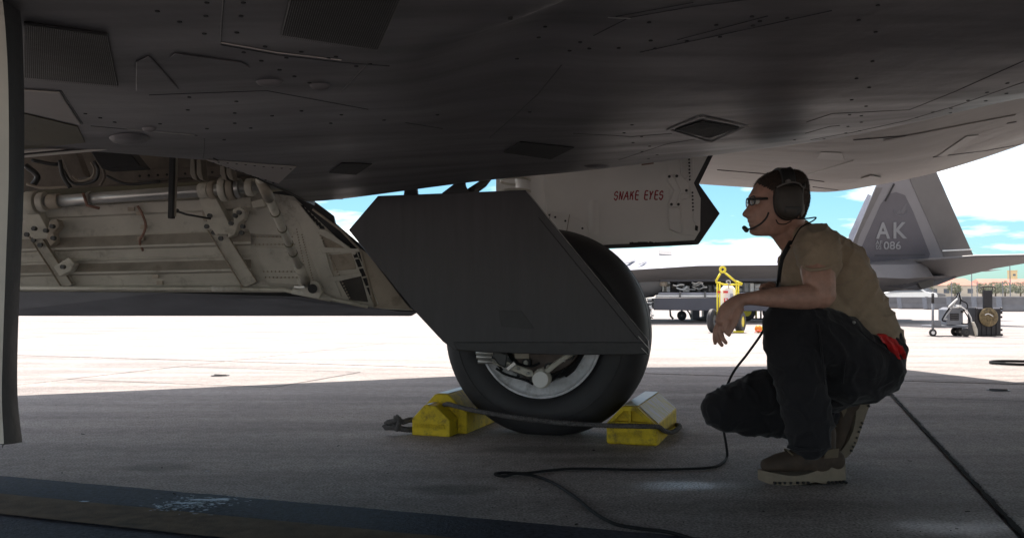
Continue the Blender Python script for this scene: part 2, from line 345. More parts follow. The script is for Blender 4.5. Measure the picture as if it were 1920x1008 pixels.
M['rim'] = mat('rim', (.62, .62, .64), .42, var=.18, scale=25, bump=.1, extra=stains)
M['brake'] = mat('brake', (.13, .10, .085), .6, metal=.2, var=.3, scale=20, bump=.3)
def rubbed(m, nt, p, g, mixn):
    n = nt.nodes.new('ShaderNodeTexNoise'); n.inputs['Scale'].default_value = 22; n.inputs['Detail'].default_value = 12; n.inputs['Roughness'].default_value = .75; nt.links.new(g.outputs['Position'], n.inputs['Vector'])
    r = nt.nodes.new('ShaderNodeMapRange'); r.inputs['From Min'].default_value = .50; r.inputs['From Max'].default_value = .68; r.inputs['To Max'].default_value = .8; nt.links.new(n.outputs['Fac'], r.inputs['Value'])
    x = nt.nodes.new('ShaderNodeMixRGB'); x.inputs['Color2'].default_value = (.10, .07, .03, 1); nt.links.new(mixn.outputs[0], x.inputs['Color1']); nt.links.new(r.outputs[0], x.inputs['Fac']); nt.links.new(x.outputs[0], p.inputs['Base Color'])
M['chock'] = mat('chock', (.60, .43, .02), .6, spec=.3, var=.2, scale=18, bump=.35, bscale=70, bdist=.003, extra=rubbed)
M['emblem'] = mat('emblem', (.10, .097, .108), .5, var=.05, scale=3, bump=0)
def worn(m, nt, p, g, mixn):
    mp = nt.nodes.new('ShaderNodeMapping'); mp.inputs['Rotation'].default_value = (0, 0, R(18.6)); mp.inputs['Scale'].default_value = (12, 90, 12); nt.links.new(g.outputs['Position'], mp.inputs['Vector'])
    n = nt.nodes.new('ShaderNodeTexNoise'); n.inputs['Scale'].default_value = 1; n.inputs['Detail'].default_value = 6; n.inputs['Roughness'].default_value = .7; nt.links.new(mp.outputs[0], n.inputs['Vector'])
    r = nt.nodes.new('ShaderNodeMapRange'); r.inputs['From Min'].default_value = .47; r.inputs['From Max'].default_value = .56; nt.links.new(n.outputs['Fac'], r.inputs['Value'])
    x = nt.nodes.new('ShaderNodeMixRGB'); x.inputs['Color2'].default_value = (.40, .37, .34, 1); nt.links.new(mixn.outputs[0], x.inputs['Color1']); nt.links.new(r.outputs[0], x.inputs['Fac']); nt.links.new(x.outputs[0], p.inputs['Base Color'])
M['chock_worn'] = mat('chock_worn', (.40, .33, .08), .5, spec=.25, var=.2, scale=20, bump=.6, bscale=60, bdist=.003, extra=worn)
M['chock_glare'] = mat('chock_glare', (.48, .44, .30), .38, var=.2, scale=20, bump=.2)  # whitish tone paints the sky glare on the chock tops
M['rope'] = mat('rope', (.09, .082, .08), .85, var=.4, scale=60, bump=.6, bscale=200)
M['cable'] = mat('cable', (.012, .012, .013), .7, spec=.2, var=.2, scale=20, bump=0)
M['skin'] = mat('skin', (.43, .24, .18), .5, var=.2, scale=28, bump=.3, bscale=130, bdist=.002)
M['hair_side'] = mat('hair_side', (.085, .062, .05), .75, var=.35, scale=120, bump=.6, bscale=300, bdist=.003)
M['hair'] = mat('hair', (.045, .03, .022), .75, var=.4, scale=140, bump=.8, bscale=300, bdist=.004)
def cloth(name, col, rough, f1=7, f2=26, var=.12):
    def ex(m, nt, p, g, mixn):
        n = nt.nodes.new('ShaderNodeTexNoise'); n.inputs['Scale'].default_value = f1; n.inputs['Detail'].default_value = 5; n.inputs['Distortion'].default_value = 1.2; nt.links.new(g.outputs['Position'], n.inputs['Vector'])
        b = nt.nodes.new('ShaderNodeBump'); b.inputs['Strength'].default_value = .6; b.inputs['Distance'].default_value = .018; nt.links.new(n.outputs['Fac'], b.inputs['Height'])
        n2 = nt.nodes.new('ShaderNodeTexNoise'); n2.inputs['Scale'].default_value = 600; nt.links.new(g.outputs['Position'], n2.inputs['Vector'])
        b2 = nt.nodes.new('ShaderNodeBump'); b2.inputs['Strength'].default_value = .3; b2.inputs['Distance'].default_value = .001; nt.links.new(n2.outputs['Fac'], b2.inputs['Height']); nt.links.new(b.outputs[0], b2.inputs['Normal'])
        nt.links.new(b2.outputs[0], p.inputs['Normal'])
        p.inputs['Sheen Weight'].default_value = .10; p.inputs['Specular IOR Level'].default_value = .25
    return mat(name, col, rough, var=var, scale=f2, bump=0, extra=ex)
M['shirt'] = cloth('shirt_cloth', (.32, .242, .17), .85, 6)
M['trousers'] = cloth('trouser_cloth', (.016, .015, .0175), .85, 9)
M['boot'] = mat('boot_suede', (.055, .036, .024), .8, var=.3, scale=25, bump=.4, bscale=120)
M['boot2'] = mat('boot_nylon', (.12, .09, .055), .7, var=.15, scale=25, bump=.4, bscale=250)
M['sole'] = mat('sole', (.21, .168, .12), .75, var=.15, scale=25, bump=.2)
M['black_plastic'] = mat('black_plastic', (.02, .019, .018), .5, var=.2, scale=20, bump=.05)
M['olive_plastic'] = mat('olive_plastic', (.045, .037, .03), .55, var=.2, scale=20, bump=.2, bscale=120)
M['grey_plastic'] = mat('grey_plastic', (.14, .13, .12), .5, var=.2, scale=20, bump=.05)
M['red_rag'] = mat('red_rag', (.62, .03, .03), .4, var=.3, scale=30, bump=.6, bscale=50, bdist=.01)
M['letter_red'] = mat('letter_red', (.30, .008, .02), .45, var=.1, scale=20, bump=0)
M['letter_grey'] = mat('letter_grey', (.20, .205, .215), .55, var=.06, scale=3, bump=0)
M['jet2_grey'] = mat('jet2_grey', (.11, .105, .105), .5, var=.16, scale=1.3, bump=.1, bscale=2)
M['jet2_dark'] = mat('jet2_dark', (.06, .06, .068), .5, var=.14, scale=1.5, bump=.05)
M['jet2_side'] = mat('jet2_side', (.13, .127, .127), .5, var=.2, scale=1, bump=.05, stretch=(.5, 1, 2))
M['jet2_top'] = mat('jet2_top', (.33, .335, .38), .45, var=.25, scale=1.2, bump=.05)  # sunlit brightness of the upper skin put into this paler tone
M['fin_light'] = mat('fin_light', (.165, .16, .17), .5, var=.08, scale=1.5, bump=.05)
M['fin_dark'] = mat('fin_dark', (.082, .078, .09), .5, var=.1, scale=1.5, bump=.05)
M['door2'] = mat('door2', (.07, .072, .09), .45, var=.12, scale=2, bump=.05)
M['yellow'] = mat('yellow', (.75, .62, .03), .4, var=.1, scale=12, bump=.05)
M['white_paint'] = mat('white_paint', (.75, .75, .73), .4, var=.05, scale=12, bump=.03)
M['red_paint'] = mat('red_paint', (.6, .03, .03), .4, var=.1, scale=12, bump=.03)
M['orange'] = mat('orange', (.85, .25, .02), .5, var=.15, scale=12, bump=.1)
M['cart_grey'] = mat('cart_grey', (.16, .17, .19), .45, var=.15, scale=12, bump=.05)
M['case_black'] = mat('case_black', (.014, .013, .016), .5, var=.3, scale=30, bump=.2)
M['bronze'] = mat('bronze', (.16, .12, .06), .6, metal=.15, var=.7, scale=22, bump=.8, bscale=40, bdist=.02)
M['barrier'] = mat('barrier', (.14, .14, .145), .85, var=.25, scale=1.5, bump=.3, bscale=6)
M['building'] = mat('building', (.62, .55, .45), .8, var=.08, scale=.2, bump=0)  # far town and tree colours paled to paint in haze and glare
M['roof_red'] = mat('roof_red', (.50, .22, .16), .85, var=.15, scale=.3, bump=0)
M['tower_wall'] = mat('tower_wall', (.66, .50, .28), .8, var=.05, scale=.2, bump=0)
M['glass'] = mat('window_glass', (.12, .14, .17), .15, var=.1, scale=2, bump=0)
M['leaf'] = mat('leaf', (.11, .13, .07), .7, var=.4, scale=1.5, bump=0)
M['bark'] = mat('bark', (.12, .09, .06), .9, var=.2, scale=5, bump=.2)
M['hill'] = mat('hill', (.50, .42, .36), .95, var=.1, scale=.01, bump=0)
M['lens'] = mat('lens', (.03, .03, .03), .08, var=.1, scale=5, bump=0)
M['lens_clear'] = mat('lens_clear', (.9,.9,.9), .05, var=.02, scale=5, bump=0); M['lens_clear'].node_tree.nodes['Principled BSDF'].inputs['Transmission Weight'].default_value = .95
M['eye'] = mat('eye_white', (.7, .66, .6), .2, var=.05, scale=50, bump=0)

# ------------------------------------------------------------------ ground, apron slabs, joints, marking
def qw(q, w, z=0.0): return V * q + U * w + Z * z          # jet/apron frame -> world
ground = MB().grid([[Vector((x, y, -.03)) for x in (-2600, -300, -60, 60, 300, 2600)] for y in (-300, -60, 120, 900, 3600)]).build('ground', M['far_ground'], kind='structure')
hills = MB()
rows = []
for j in range(5):
    row = []
    for i in range(61):
        x = -900 + i * 60
        h = (0, .5, 1, .7, 0)[j] * (15 + 10 * noise.noise(Vector((x * .003, j * .1, 4.2))) + 4 * noise.noise(Vector((x * .012, j, 1))))
        row.append(Vector((x, 1900 + j * 160, h - 2)))
    rows.append(row)
hills.grid(rows).build('hills', M['hill'], kind='structure', smooth=True)
apron = thing('apron', None, None); apron['kind'] = 'structure'
Q0, W0, S = .58, 1.2, 6.1
slab = None; g_ = .014
for i in range(-4, 5):
    for j in range(-2, 9):
        q, w = Q0 + S * i, W0 + S * j
        if slab is None:
            slab = MB().prism([qw(g_, g_), qw(S - g_, g_), qw(S - g_, S - g_), qw(g_, S - g_)], Z * -.12).build('concrete_slab', M['concrete'], apron, bevel=.006, seg=1)
            s_ = slab
        else:
            s_ = slab.copy(); C.objects.link(s_)
        s_.location = qw(q, w)
MB().grid([[qw(Q0 - S * 4, W0 - S * 2, -.05), qw(Q0 + S * 5, W0 - S * 2, -.05)], [qw(Q0 - S * 4, W0 + S * 9, -.05), qw(Q0 + S * 5, W0 + S * 9, -.05)]]).build('slab_bed', M['sealant'], apron)
def ribbon(p0, p1, wd, n, z=.003, ragged=.5, seed=0):
    d = (p1 - p0).normalized(); s = d.cross(Z); a = []; b = []
    for i in range(n + 1):
        p = p0.lerp(p1, i / n); l = (p1 - p0).length * i / n
        k1 = 1 + ragged * (noise.noise(Vector((l * 9, seed, 0))) + .6 * noise.noise(Vector((l * 34, seed, 3))) + .5 * noise.noise(Vector((l * 90, seed, 5))))
        k2 = 1 + ragged * (noise.noise(Vector((l * 9, seed + 7, 0))) + .6 * noise.noise(Vector((l * 34, seed + 7, 3))))
        a.append(p + s * wd * max(.15, k1) + Z * z); b.append(p - s * wd * max(.15, k2) + Z * z)
    return [a, b]
jn = MB()
jn.grid(ribbon(qw(Q0, 1.2), qw(Q0, 13.4), .0078, 900, seed=2, ragged=1.0))
for w_ in (7.3, 13.4): jn.grid(ribbon(qw(Q0 - 12, w_), qw(Q0 + 12, w_), .011, 300, seed=w_))
jn.build('joint_sealant', M['sealant'], apron, kind='stuff', fix=False)
# patches cut round the two tie-down rings
def patch(cx, cy, w, d, name):
    c = gp(cx, cy); b = MB(); q = c.dot(V); ww = c.dot(U)
    P = [qw(q - w / 2, ww - d / 2), qw(q + w / 2, ww - d / 2), qw(q + w / 2, ww + d / 2), qw(q - w / 2, ww + d / 2)]
    for k in range(4): b.grid(ribbon(P[k], P[(k + 1) % 4], .006, 90, seed=k + cx))
    b.build('patch_joint', M['sealant'], apron, kind='stuff', fix=False)
    t = thing('tie_down_ring', name, 'tie-down ring', c, 'tie-down rings let into the concrete')
    MB().lathe([(.062, .001), (.075, .004), (.062, .006), (.055, .004)], c, Z, 28).build('rim', M['dark_metal'], t, smooth=True)
    MB().cyl(c + Z * .001, c + Z * .003, .058, 24).build('recess', M['bay_dark'], t)
    MB().tube([c + V * -.056 + Z * .007, c + V * .056 + Z * .007], .006, 8).build('cross_bar', M['dark_metal'], t, smooth=True)
patch(413, 704, 1.9, 1.3, 'round dark tie-down ring in the sunlit concrete beyond the open bay door')
patch(1872, 732, 1.9, 1.3, 'round dark tie-down ring in shaded concrete right of the crouching man')
for qa, wa, wd, m_, nm, sd_ in ((-14, 2.28, .115, 'black_paint', 'black_border', 1), (-14, 2.09, .09, 'old_yellow', 'centre_stripe', 2), (-14, 1.91, .115, 'black_paint', 'black_border', 3)):
    pass
line = thing('taxi_line', None, None); line['kind'] = 'structure'
MB().grid(ribbon(qw(-14, 2.27), qw(14, 2.27), .115, 900, z=.004, ragged=.06, seed=3)).build('black_border', M['black_paint'], line, fix=False)
MB().grid(ribbon(qw(-14, 1.85), qw(14, 1.85), .125, 900, z=.004, ragged=.06, seed=5)).build('black_border', M['black_paint'], line, fix=False)
MB().grid(ribbon(qw(-14, 2.06), qw(14, 2.06), .10, 900, z=.008, ragged=.05, seed=9)).build('centre_stripe', M['old_yellow'], line, fix=False)
sp = MB()  # wet glare on the stripe, painted as pale flecks
def glare_fleck(px, py, rx, ry, seed, z=.012):
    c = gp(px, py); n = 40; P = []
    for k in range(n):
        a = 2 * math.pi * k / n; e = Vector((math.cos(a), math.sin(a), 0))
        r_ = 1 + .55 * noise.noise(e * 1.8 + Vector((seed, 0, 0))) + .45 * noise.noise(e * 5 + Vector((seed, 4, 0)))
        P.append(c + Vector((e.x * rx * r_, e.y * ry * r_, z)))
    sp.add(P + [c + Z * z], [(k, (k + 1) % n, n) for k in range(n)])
for a in ((392, 943, .06, .010, 1), (350, 949, .035, .007, 2), (418, 941, .025, .007, 3), (158, 946, .014, .006, 5), (389, 888, .010, .005, 6)): glare_fleck(*a)
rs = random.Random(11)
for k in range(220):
    u = rs.gauss(0, 1); v_ = rs.gauss(0, 1); glare_fleck(365 + u * 42, 950 + v_ * 7 - u * 4, rs.uniform(.0025, .008), rs.uniform(.001, .003), k + 20)
sp.build('painted_glare', M['painted_glare'], kind='stuff', fix=False)
# grit and chips lying about on the shaded concrete
gr = MB()
for k in range(170):
    c = gp(rnd.uniform(40, 1900), rnd.uniform(745, 1000)); s_ = rnd.uniform(.001, .003) * (1.8 if rnd.random() < .15 else 1)
    Mx = Matrix.Rotation(rnd.uniform(0, 6.3), 3, 'Z')
    gr.box((c.x, c.y, s_ * .4 + .004), (s_ * rnd.uniform(1, 4), s_, s_ * .4), Mx)
gr.build('grit', M['sealant'], kind='stuff')

# ------------------------------------------------------------------ the near jet
jet = thing('fighter_jet', 'dark grey stealth fighter jet overhead with open bay and wheel doors, chocks at its wheel', 'fighter jet', (0, 0, 0))
XE = [(-9, 1.055), (-.83, 1.058), (-.43, 1.10), (-.065, 1.134), (.27, 1.147), (.75, 1.182), (1.18, 1.213), (1.47, 1.262), (1.62, 1.335), (2.0, 1.50), (3.0, 1.62), (9, 1.68)]
XY = [(-9, 3.6), (-.83, 3.6), (-.43, 3.55), (-.065, 3.45), (.27, 3.3), (.75, 3.15), (1.18, 2.95), (1.47, 2.8), (1.62, 2.66), (2.0, 2.4), (3.0, 2.2), (9, 2.2)]
def yE(x): return sum(interp(XY, x + k * .05) * (7 - abs(k)) for k in range(-6, 7)) / 49
def zE(x): return sum(interp(XE, x + k * .035) * (7 - abs(k)) for k in range(-6, 7)) / 49
def zb(x, y):
    ye = yE(x); ze = zE(x); t = max(0, min(1, y / ye)) ** 1.6
    z = 1.06 + (ze - 1.06) * t
    if x < -.7: z += .035 * smooth((-.7 - x) / 1.2) * smooth((3 - y) / 2)
    # a shallow keel fold runs diagonally from the middle to the upper right
    fy = interp([(-.3, 1.7), (0, 1.47), (.17, 1.27), (.46, 1.16), (1, 1.05), (2, .9)], x)
    s_ = (y - fy); k = smooth((x + .25) / .35)
    z += k * .065 * (smooth((s_ + .22) / .22) if s_ < 0 else smooth((.9 - s_) / .9))
    z += .004 * noise.noise(Vector((x * 2.2, y * 2.6, 1)))
    return z
def bhit(px, py, off=0.0):
    lo, hi = .35, 9.0
    p = at(px, py, 1.0); dz = (p.z - H); dxx = p.x
    f = lambda y: (H + dz * y) - zb(dxx * y, y)
    a = .5
    while a < 4.4 and f(a) < 0: a += .02
    lo, hi = a - .02, a
    for _ in range(20):
        m_ = (lo + hi) / 2
        if f(m_) < 0: lo = m_
        else: hi = m_
    return Vector((dxx * hi, hi, zb(dxx * hi, hi) - off))
def belly(x0, x1, nx, y0, yfun, ny, roll=True):
    rows = []
    for i in range(nx + 1):
        x = lerp(x0, x1, i / nx); ye = yfun(x); row = []
        for j in range(ny + 1):
            t = j / ny; y = lerp(y0, ye, t); row.append(Vector((x, y, zb(x, y))))
        if roll:
            z = zb(x, ye)
            for k in range(1, 8):
                a = k / 7 * R(80); row.append(Vector((x, ye + .09 * math.sin(a), z + .09 * (1 - math.cos(a)))))
            row.append(Vector((x, ye + .12, 2.06)))
        rows.append(row)
    return rows
MB().grid(belly(-.86, 2.6, 150, -.2, yE, 90)).build('belly_skin', M['jet_skin'], jet, smooth=True)
MB().grid(belly(2.6, 9, 12, -.2, yE, 20)).build('belly_skin', M['jet_skin'], jet, smooth=True)
ynear = lambda x: interp([(-9, 2.75), (-1.45, 2.40), (-1.15, 2.36), (-.905, 2.49), (-.86, 2.5)], x)
MB().grid(belly(-4.2, -.86, 90, -.2, ynear, 60, False)).build('belly_skin', M['jet_skin'], jet, smooth=True)
MB().grid([[Vector((x, y, 1.062)) for x in (-2, 9)] for y in (-.4, -.2)]).build('belly_skin', M['jet_skin'], jet)
# wall up from the bay's right edge
MB().grid([[Vector((-.862, y, z)) for y in (2.45, 2.8, 3.2, 3.72)] for z in (1.055, 1.3, 2.06)]).build('bay_side_wall', M['bay_dark'], jet)
MB().grid([[Vector((x, 2.30 + .0 * x, z)) for x in (-4.2, -.862)] for z in (1.09, 1.55)]).build('bay_front_wall', M['bay_dark'], jet)
MB().prism([Vector((-4.2, 2.2, 1.56)), Vector((-.862, 2.2, 1.56)), Vector((-.862, 4.3, 1.56)), Vector((-4.2, 4.3, 1.56))], Z * .05).build('bay_roof', M['bay_white'], jet)
# wing over the scene and unseen fuselage core, outlines shaped for the light
def shade_pt(px, py, z):
    g = gp(px, py); return Vector((g.x, g.y + z / math.tan(R(SUN_EL)), z))
ZW = 2.05
far = [shade_pt(35, 742, ZW), shade_pt(420, 725, ZW), shade_pt(800, 708, ZW), shade_pt(1225, 688, ZW), shade_pt(1480, 686, ZW), shade_pt(1690, 690, ZW), shade_pt(1920, 716, ZW)]
MB().prism([Vector((-4.6, 2.2, ZW)), Vector((-4.4, 5.2, ZW))] + [p for p in far] + [Vector((5.2, 7.9, ZW)), Vector((7.5, 10.2, ZW)), Vector((15, 11, ZW)), Vector((15, 1.9, ZW))], Z * .12).build('wing', M['jet_light'], jet)  # edge set from its shadow; unseen right end extended to block light
MB().prism([Vector((-4.3, .1, 1.9)), Vector((-2, -.6, 1.9)), Vector((1.5, -1.3, 1.9)), Vector((4, -2.5, 1.9)), Vector((14, -2.5, 1.9)), Vector((14, 2.5, 1.9)), Vector((-4.4, 2.5, 1.9))], Z * .5).build('fuselage_core', M['jet_light'], jet)  # unseen; cut back to admit light, pale tone picked to bounce it

# lighter underside of the wing root and nacelle, seen past the belly edge
low = [(1180, 335), (1250, 340), (1330, 346), (1440, 353), (1500, 358), (1560, 360), (1640, 348), (1700, 337), (1760, 322), (1840, 297), (1920, 270), (2060, 215), (2300, 100)]
def nearpt(px):
    x = (px - 960) / F * 3.7
    return Vector((x, 3.4, zE(x * .85) + .16))
rows = []
N_ = 70; K_ = 26
for i in range(N_ + 1):
    px = lerp(1180, 2300, i / N_)
    yl = sum(interp(low, px + o) for o in (-24, -12, 0, 12, 24)) / 5
    dF = interp([(1180, 6.4), (1560, 6.2), (1920, 5.6), (2300, 5.0)], px)
    Fp = at(px, yl, dF); Np = nearpt(px); row = []
    for k in range(K_ + 1):
        t = k / K_; p = Np.lerp(Fp, t); p.z -= .05 * math.sin(math.pi * t) * smooth((px - 1300) / 400); p.z += .006 * noise.noise(Vector((p.x * 1.3, p.y * 2, 0)))
        row.append(p)
    for k in range(1, 7):
        a = k / 6 * R(85); row.append(Fp + Vector((0, .10 * math.sin(a), .10 * (1 - math.cos(a)))))
    row.append(Vector((Fp.x, Fp.y + .14, ZW + .02)))
    rows.append(row)
nac = MB().grid(rows).build('nacelle_skin', M['jet_light'], jet, smooth=True)
MB().grid([rows[0][:1] + [rows[0][K_]], [Vector((rows[0][0].x, rows[0][0].y, ZW)), Vector((rows[0][K_].x, rows[0][K_].y, ZW))]]).build('nacelle_skin', M['jet_light'], jet)
def nac_at(px, py, off=0):
    """point on the nacelle underside where the photograph shows it"""
    best = None
    p1 = at(px, py, 1.0); dirv = Vector((p1.x, 1, p1.z - H))
    for i in range(N_):
        for k in range(K_):
            a, b, c_, d_ = rows[i][k], rows[i + 1][k], rows[i + 1][k + 1], rows[i][k + 1]
            for tri in ((a, b, c_), (a, c_, d_)):
                n = (tri[1] - tri[0]).cross(tri[2] - tri[0]); dn = dirv.dot(n)
                if abs(dn) < 1e-9: continue
                t = (tri[0] - Vector((0, 0, H))).dot(n) / dn
                q = Vector((0, 0, H)) + dirv * t
                ok = True
                for e in range(3):
                    if (tri[(e + 1) % 3] - tri[e]).cross(q - tri[e]).dot(n) < -1e-9: ok = False; break
                if ok and (best is None or t < best): best = t
    return (Vector((0, 0, H)) + dirv * (best if best else 5.5)) - Z * off
def strip_on(fun, pts, w, mt, name, off=.003, n=10, parent=None, kind=None):
    """a narrow raised or dark strip lying along a surface"""
    P = []
    for (a, b), (c_, d_) in zip(pts, pts[1:]):
        for k in range(n): P.append(fun(lerp(a, c_, k / n), lerp(b, d_, k / n), off))
    P.append(fun(*pts[-1], off))
    mb = MB(); mb.tube(P, [(w, .0025 if fun is nac_at else .0011)] * len(P), 6, True, (0, 0, 1)); return mb.build(name, M[mt], parent or jet, kind=kind)
def plate_on(fun, pts, mt, name, thick=.004, off=.004, nu=8, nv=6, parent=None):
    """a thin plate following the surface: pts = four corners in order"""
    a, b, c_, d_ = pts; rows = []
    for j in range(nv + 1):
        v = j / nv; row = []
        for i in range(nu + 1):
            u = i / nu
            x = lerp(lerp(a[0], b[0], u), lerp(d_[0], c_[0], u), v); y = lerp(lerp(a[1], b[1], u), lerp(d_[1], c_[1], u), v)
            row.append(fun(x, y, off + thick))
        rows.append(row)
    return MB().slab(rows, Z * thick).build(name, M[mt], parent or jet, bevel=.0015, seg=1)
# lines and plates on the nacelle
strip_on(nac_at, [(1345, 318), (1440, 326), (1545, 340)], .004, 'edge_dark', 'panel_seam', .002, 4)
strip_on(nac_at, [(1470, 338), (1530, 322), (1600, 300)], .0025, 'jet_light2', 'panel_seam', .002, 4)
strip_on(nac_at, [(1525, 350), (1570, 356)], .009, 'edge_dark', 'slot', .002, 4)
strip_on(nac_at, [(1600, 262), (1700, 254), (1800, 246), (1905, 228)], .003, 'jet_panel', 'panel_seam', .002, 3)
strip_on(nac_at, [(1750, 294), (1850, 282), (1915, 270)], .003, 'edge_dark', 'panel_seam', .002, 3)
plate_on(nac_at, [(1757, 292), (1775, 291), (1836, 252), (1812, 254)], 'jet_light2', 'reinforcing_plate', .003, .002, 4, 3)
plate_on(nac_at, [(1613, 333), (1632, 327), (1652, 330), (1634, 336)], 'jet_light2', 'drain_plate', .006, .004, 2, 2)
plate_on(nac_at, [(1655, 262), (1905, 214), (1880, 237), (1700, 262)], 'jet_light', 'access_panel', .003, .002, 8, 3)
plate_on(nac_at, [(1540, 284), (1578, 286), (1583, 300), (1530, 296)], 'jet_light2', 'access_panel', .002, .001, 3, 3)

# belly panels, grilles, diamond plates, seams
def vent(pts, name='vent_grille', lines=46):
    v = plate_on(bhit, pts, 'mesh_dark', name, .003, .001, 10, 6)
    a, b, c_, d_ = pts; mb = MB()
    for k in range(lines):
        u = (k + .5) / lines
        P = [bhit(lerp(lerp(a[0], b[0], u), lerp(d_[0], c_[0], u), t), lerp(lerp(a[1], b[1], u), lerp(d_[1], c_[1], u), t), .0065) for t in (0, .25, .5, .75, 1)]
        mb.tube(P, .0006, 4)
    mb.build('grille_wire', M['edge_dark'], v, kind='stuff')
vent([(44, 38), (202, 60), (222, 158), (44, 142)])
vent([(543, -8), (752, -8), (709, 90), (526, 62)])
vent([(1265, 241), (1316, 225), (1387, 237), (1331, 257)], 'diamond_grille', 14)
for pts in ([(944, 284), (975, 264), (1077, 275), (1033, 297)], [(617, 322), (640, 304), (698, 306), (668, 326)]): plate_on(bhit, pts, 'mesh_dark', 'diamond_panel', .003, .001, 5, 4)
def frame_on(pts, w=.006):
    for (a, b), (c_, d_) in zip(pts, pts[1:] + pts[:1]): strip_on(bhit, [(a, b), (c_, d_)], w, 'jet_skin', 'panel_frame', .003, 5)
frame_on([(1252, 242), (1314, 217), (1400, 236), (1332, 266)])
plate_on(bhit, [(255, 114), (280, 103), (335, 165), (255, 168)], 'jet_skin', 'access_panel', .002, .001, 4, 4)
plate_on(bhit, [(328, 98), (455, 116), (470, 126), (318, 106)], 'jet_skin', 'raised_strip', .0015, .001, 6, 2)
for pts in ([(421, -20), (416, 40), (414, 84)], [(414, 84), (520, 103), (640, 117), (730, 124)], [(1053, 122), (1010, 175), (970, 212), (918, 258)], [(1113, 67), (1180, 33), (1290, 14), (1440, -6)], [(1155, 31), (1300, 5)], [(1200, 98), (1400, 55), (1560, 20)], [(1270, 75), (1440, 30)],
            [(1520, 262), (1600, 248), (1700, 226), (1800, 196), (1925, 152)], [(1512, 229), (1560, 213), (1705, 206), (1790, 172), (1925, 112)], [(1510, 250), (1556, 237), (1575, 235)], [(170, 236), (270, 245), (370, 254)], [(383, 260), (381, 296)], [(45, 176), (115, 170), (155, 232)],
            [(690, 120), (640, 172)], [(45, 200), (130, 196)], [(1160, 300), (1250, 270), (1330, 256)], [(1075, 250), (1185, 256), (1260, 250)], [(760, 230), (830, 241)], [(280, 178), (500, 170), (690, 205)]):
    strip_on(bhit, pts, .0013, 'edge_dark', 'panel_seam', .0, 8)
strip_on(bhit, [(414, 79), (520, 98), (640, 112)], .0006, 'jet_light', 'bright_edge', .001, 8)
strip_on(bhit, [(1140, 31), (1182, 33)], .0015, 'steel', 'bright_edge', .002, 4)
strip_on(bhit, [(238, 240), (296, 246), (365, 252)], .0008, 'steel', 'bright_edge', .002, 6)
fa = MB()
def fastener(px, py, r=.0034):
    p = bhit(px, py); r *= .75 + .25 * p.y; fa.cyl(p - Z * .0012, p + Z * .003, r, 8)
for px, py in ((388, 5), (386, 30), (383, 63), (456, 5), (452, 30), (444, 61), (295, 21), (337, 41), (497, 87), (457, 98), (490, 114), (537, 108), (565, 97), (524, 131), (552, 143), (580, 155), (630, 106), (616, 109), (355, 182), (352, 206), (440, 212), (443, 190), (510, 217), (215, 229), (188, 221), (160, 213), (565, 208), (620, 231), (440, 231), (70, 182), (113, 194), (93, 207), (76, 201), (388, 241), (694, 120), (668, 124), (1010, 70), (1022, 50), (1068, 95), (1088, 79), (1105, 91), (1160, 90), (1217, 42), (1220, 76), (1228, 91), (969, 110), (993, 210), (957, 35),
               (1170, 249), (1185, 234), (1203, 256), (1187, 267), (1218, 274), (1204, 284), (1232, 290), (1216, 297), (1410, 31), (1343, 47), (1350, 69), (1288, 77), (1412, 48), (1476, 34), (1610, 38), (1642, 60), (1636, 115), (1630, 164), (1597, 187), (1624, 199), (1593, 215), (1615, 217), (1615, 229), (1590, 237), (1612, 245), (1586, 249), (1719, 220), (1749, 210), (1783, 203), (1782, 211), (1815, 188), (1851, 173), (1889, 156), (1848, 189), (1887, 175), (1606, 147), (1425, 40), (1646, 10), (1545, 280 - 20), (1490, 262), (420, 262), (300, 232), (470, 240), (640, 215), (720, 225), (820, 215)):
    fastener(px, py)
fa.build('fasteners', M['mesh_dark'], jet, kind='stuff')
bl = MB()
for px, py, rx, ry in ((505, 153, 26, 4), (600, 160, 20, 4), (1120, 311, 26, 2.4), (280, 240, 14, 2)):
    rows_ = [[bhit(px + rx * math.cos(2 * math.pi * k / 16) * r_, py + ry * math.sin(2 * math.pi * k / 16) * r_, .010 * math.sqrt(max(0, 1 - r_ * r_))) for k in range(17)] for r_ in (1, .8, .5, .2, .01)]
    MB().grid(rows_).build('blister', M['jet_skin'], jet, smooth=True)
# lens shaped light blister near the bay corner
rows_ = [[bhit(242 + 38 * math.cos(2 * math.pi * k / 20) * r_, 258 + 9 * math.sin(2 * math.pi * k / 20) * r_, .014 * math.sqrt(max(0, 1 - r_ * r_)) + .001) for k in range(21)] for r_ in (1, .85, .6, .3, .01)]
MB().grid(rows_).build('light_blister', M['jet_skin'], jet, smooth=True)
# bay corner: light skin, recess, seal rails, saw-tooth panel
plate_on(bhit, [(40, 166), (112, 171), (152, 232), (40, 206)], 'jet_light', 'corner_panel', .003, .001, 6, 5)
plate_on(bhit, [(40, 210), (146, 236), (160, 266), (40, 279)], 'olive', 'recess_panel', .002, .0005, 5, 4)
for y0_, y1_, mt_ in ((288, 270, 'jet_light2'), (292, 276, 'mesh_dark'), (295, 279, 'jet_light2')):
    P = [at(lerp(20, 200, t), lerp(y0_, y1_, t) , 2.33) for t in (0, .3, .6, 1)]
    MB().tube(P, [.0045] * 4, 6).build('seal_rail', M[mt_], jet)
plate_on(bhit, [(386, 298), (556, 311), (523, 342), (470, 327)], 'jet_light', 'sawtooth_panel', .003, .001, 6, 4)
fb = MB()
for t in range(9):
    for (a, b) in (((400, 301), (512, 339)), ((410, 300), (545, 313))):
        p = bhit(lerp(a[0], b[0], t / 8), lerp(a[1], b[1], t / 8) + 1.5, .004); fb.ell(p, (.004, .004, .002), nu=6, nv=4)
fb.build('fasteners', M['mesh_dark'], jet, kind='stuff')

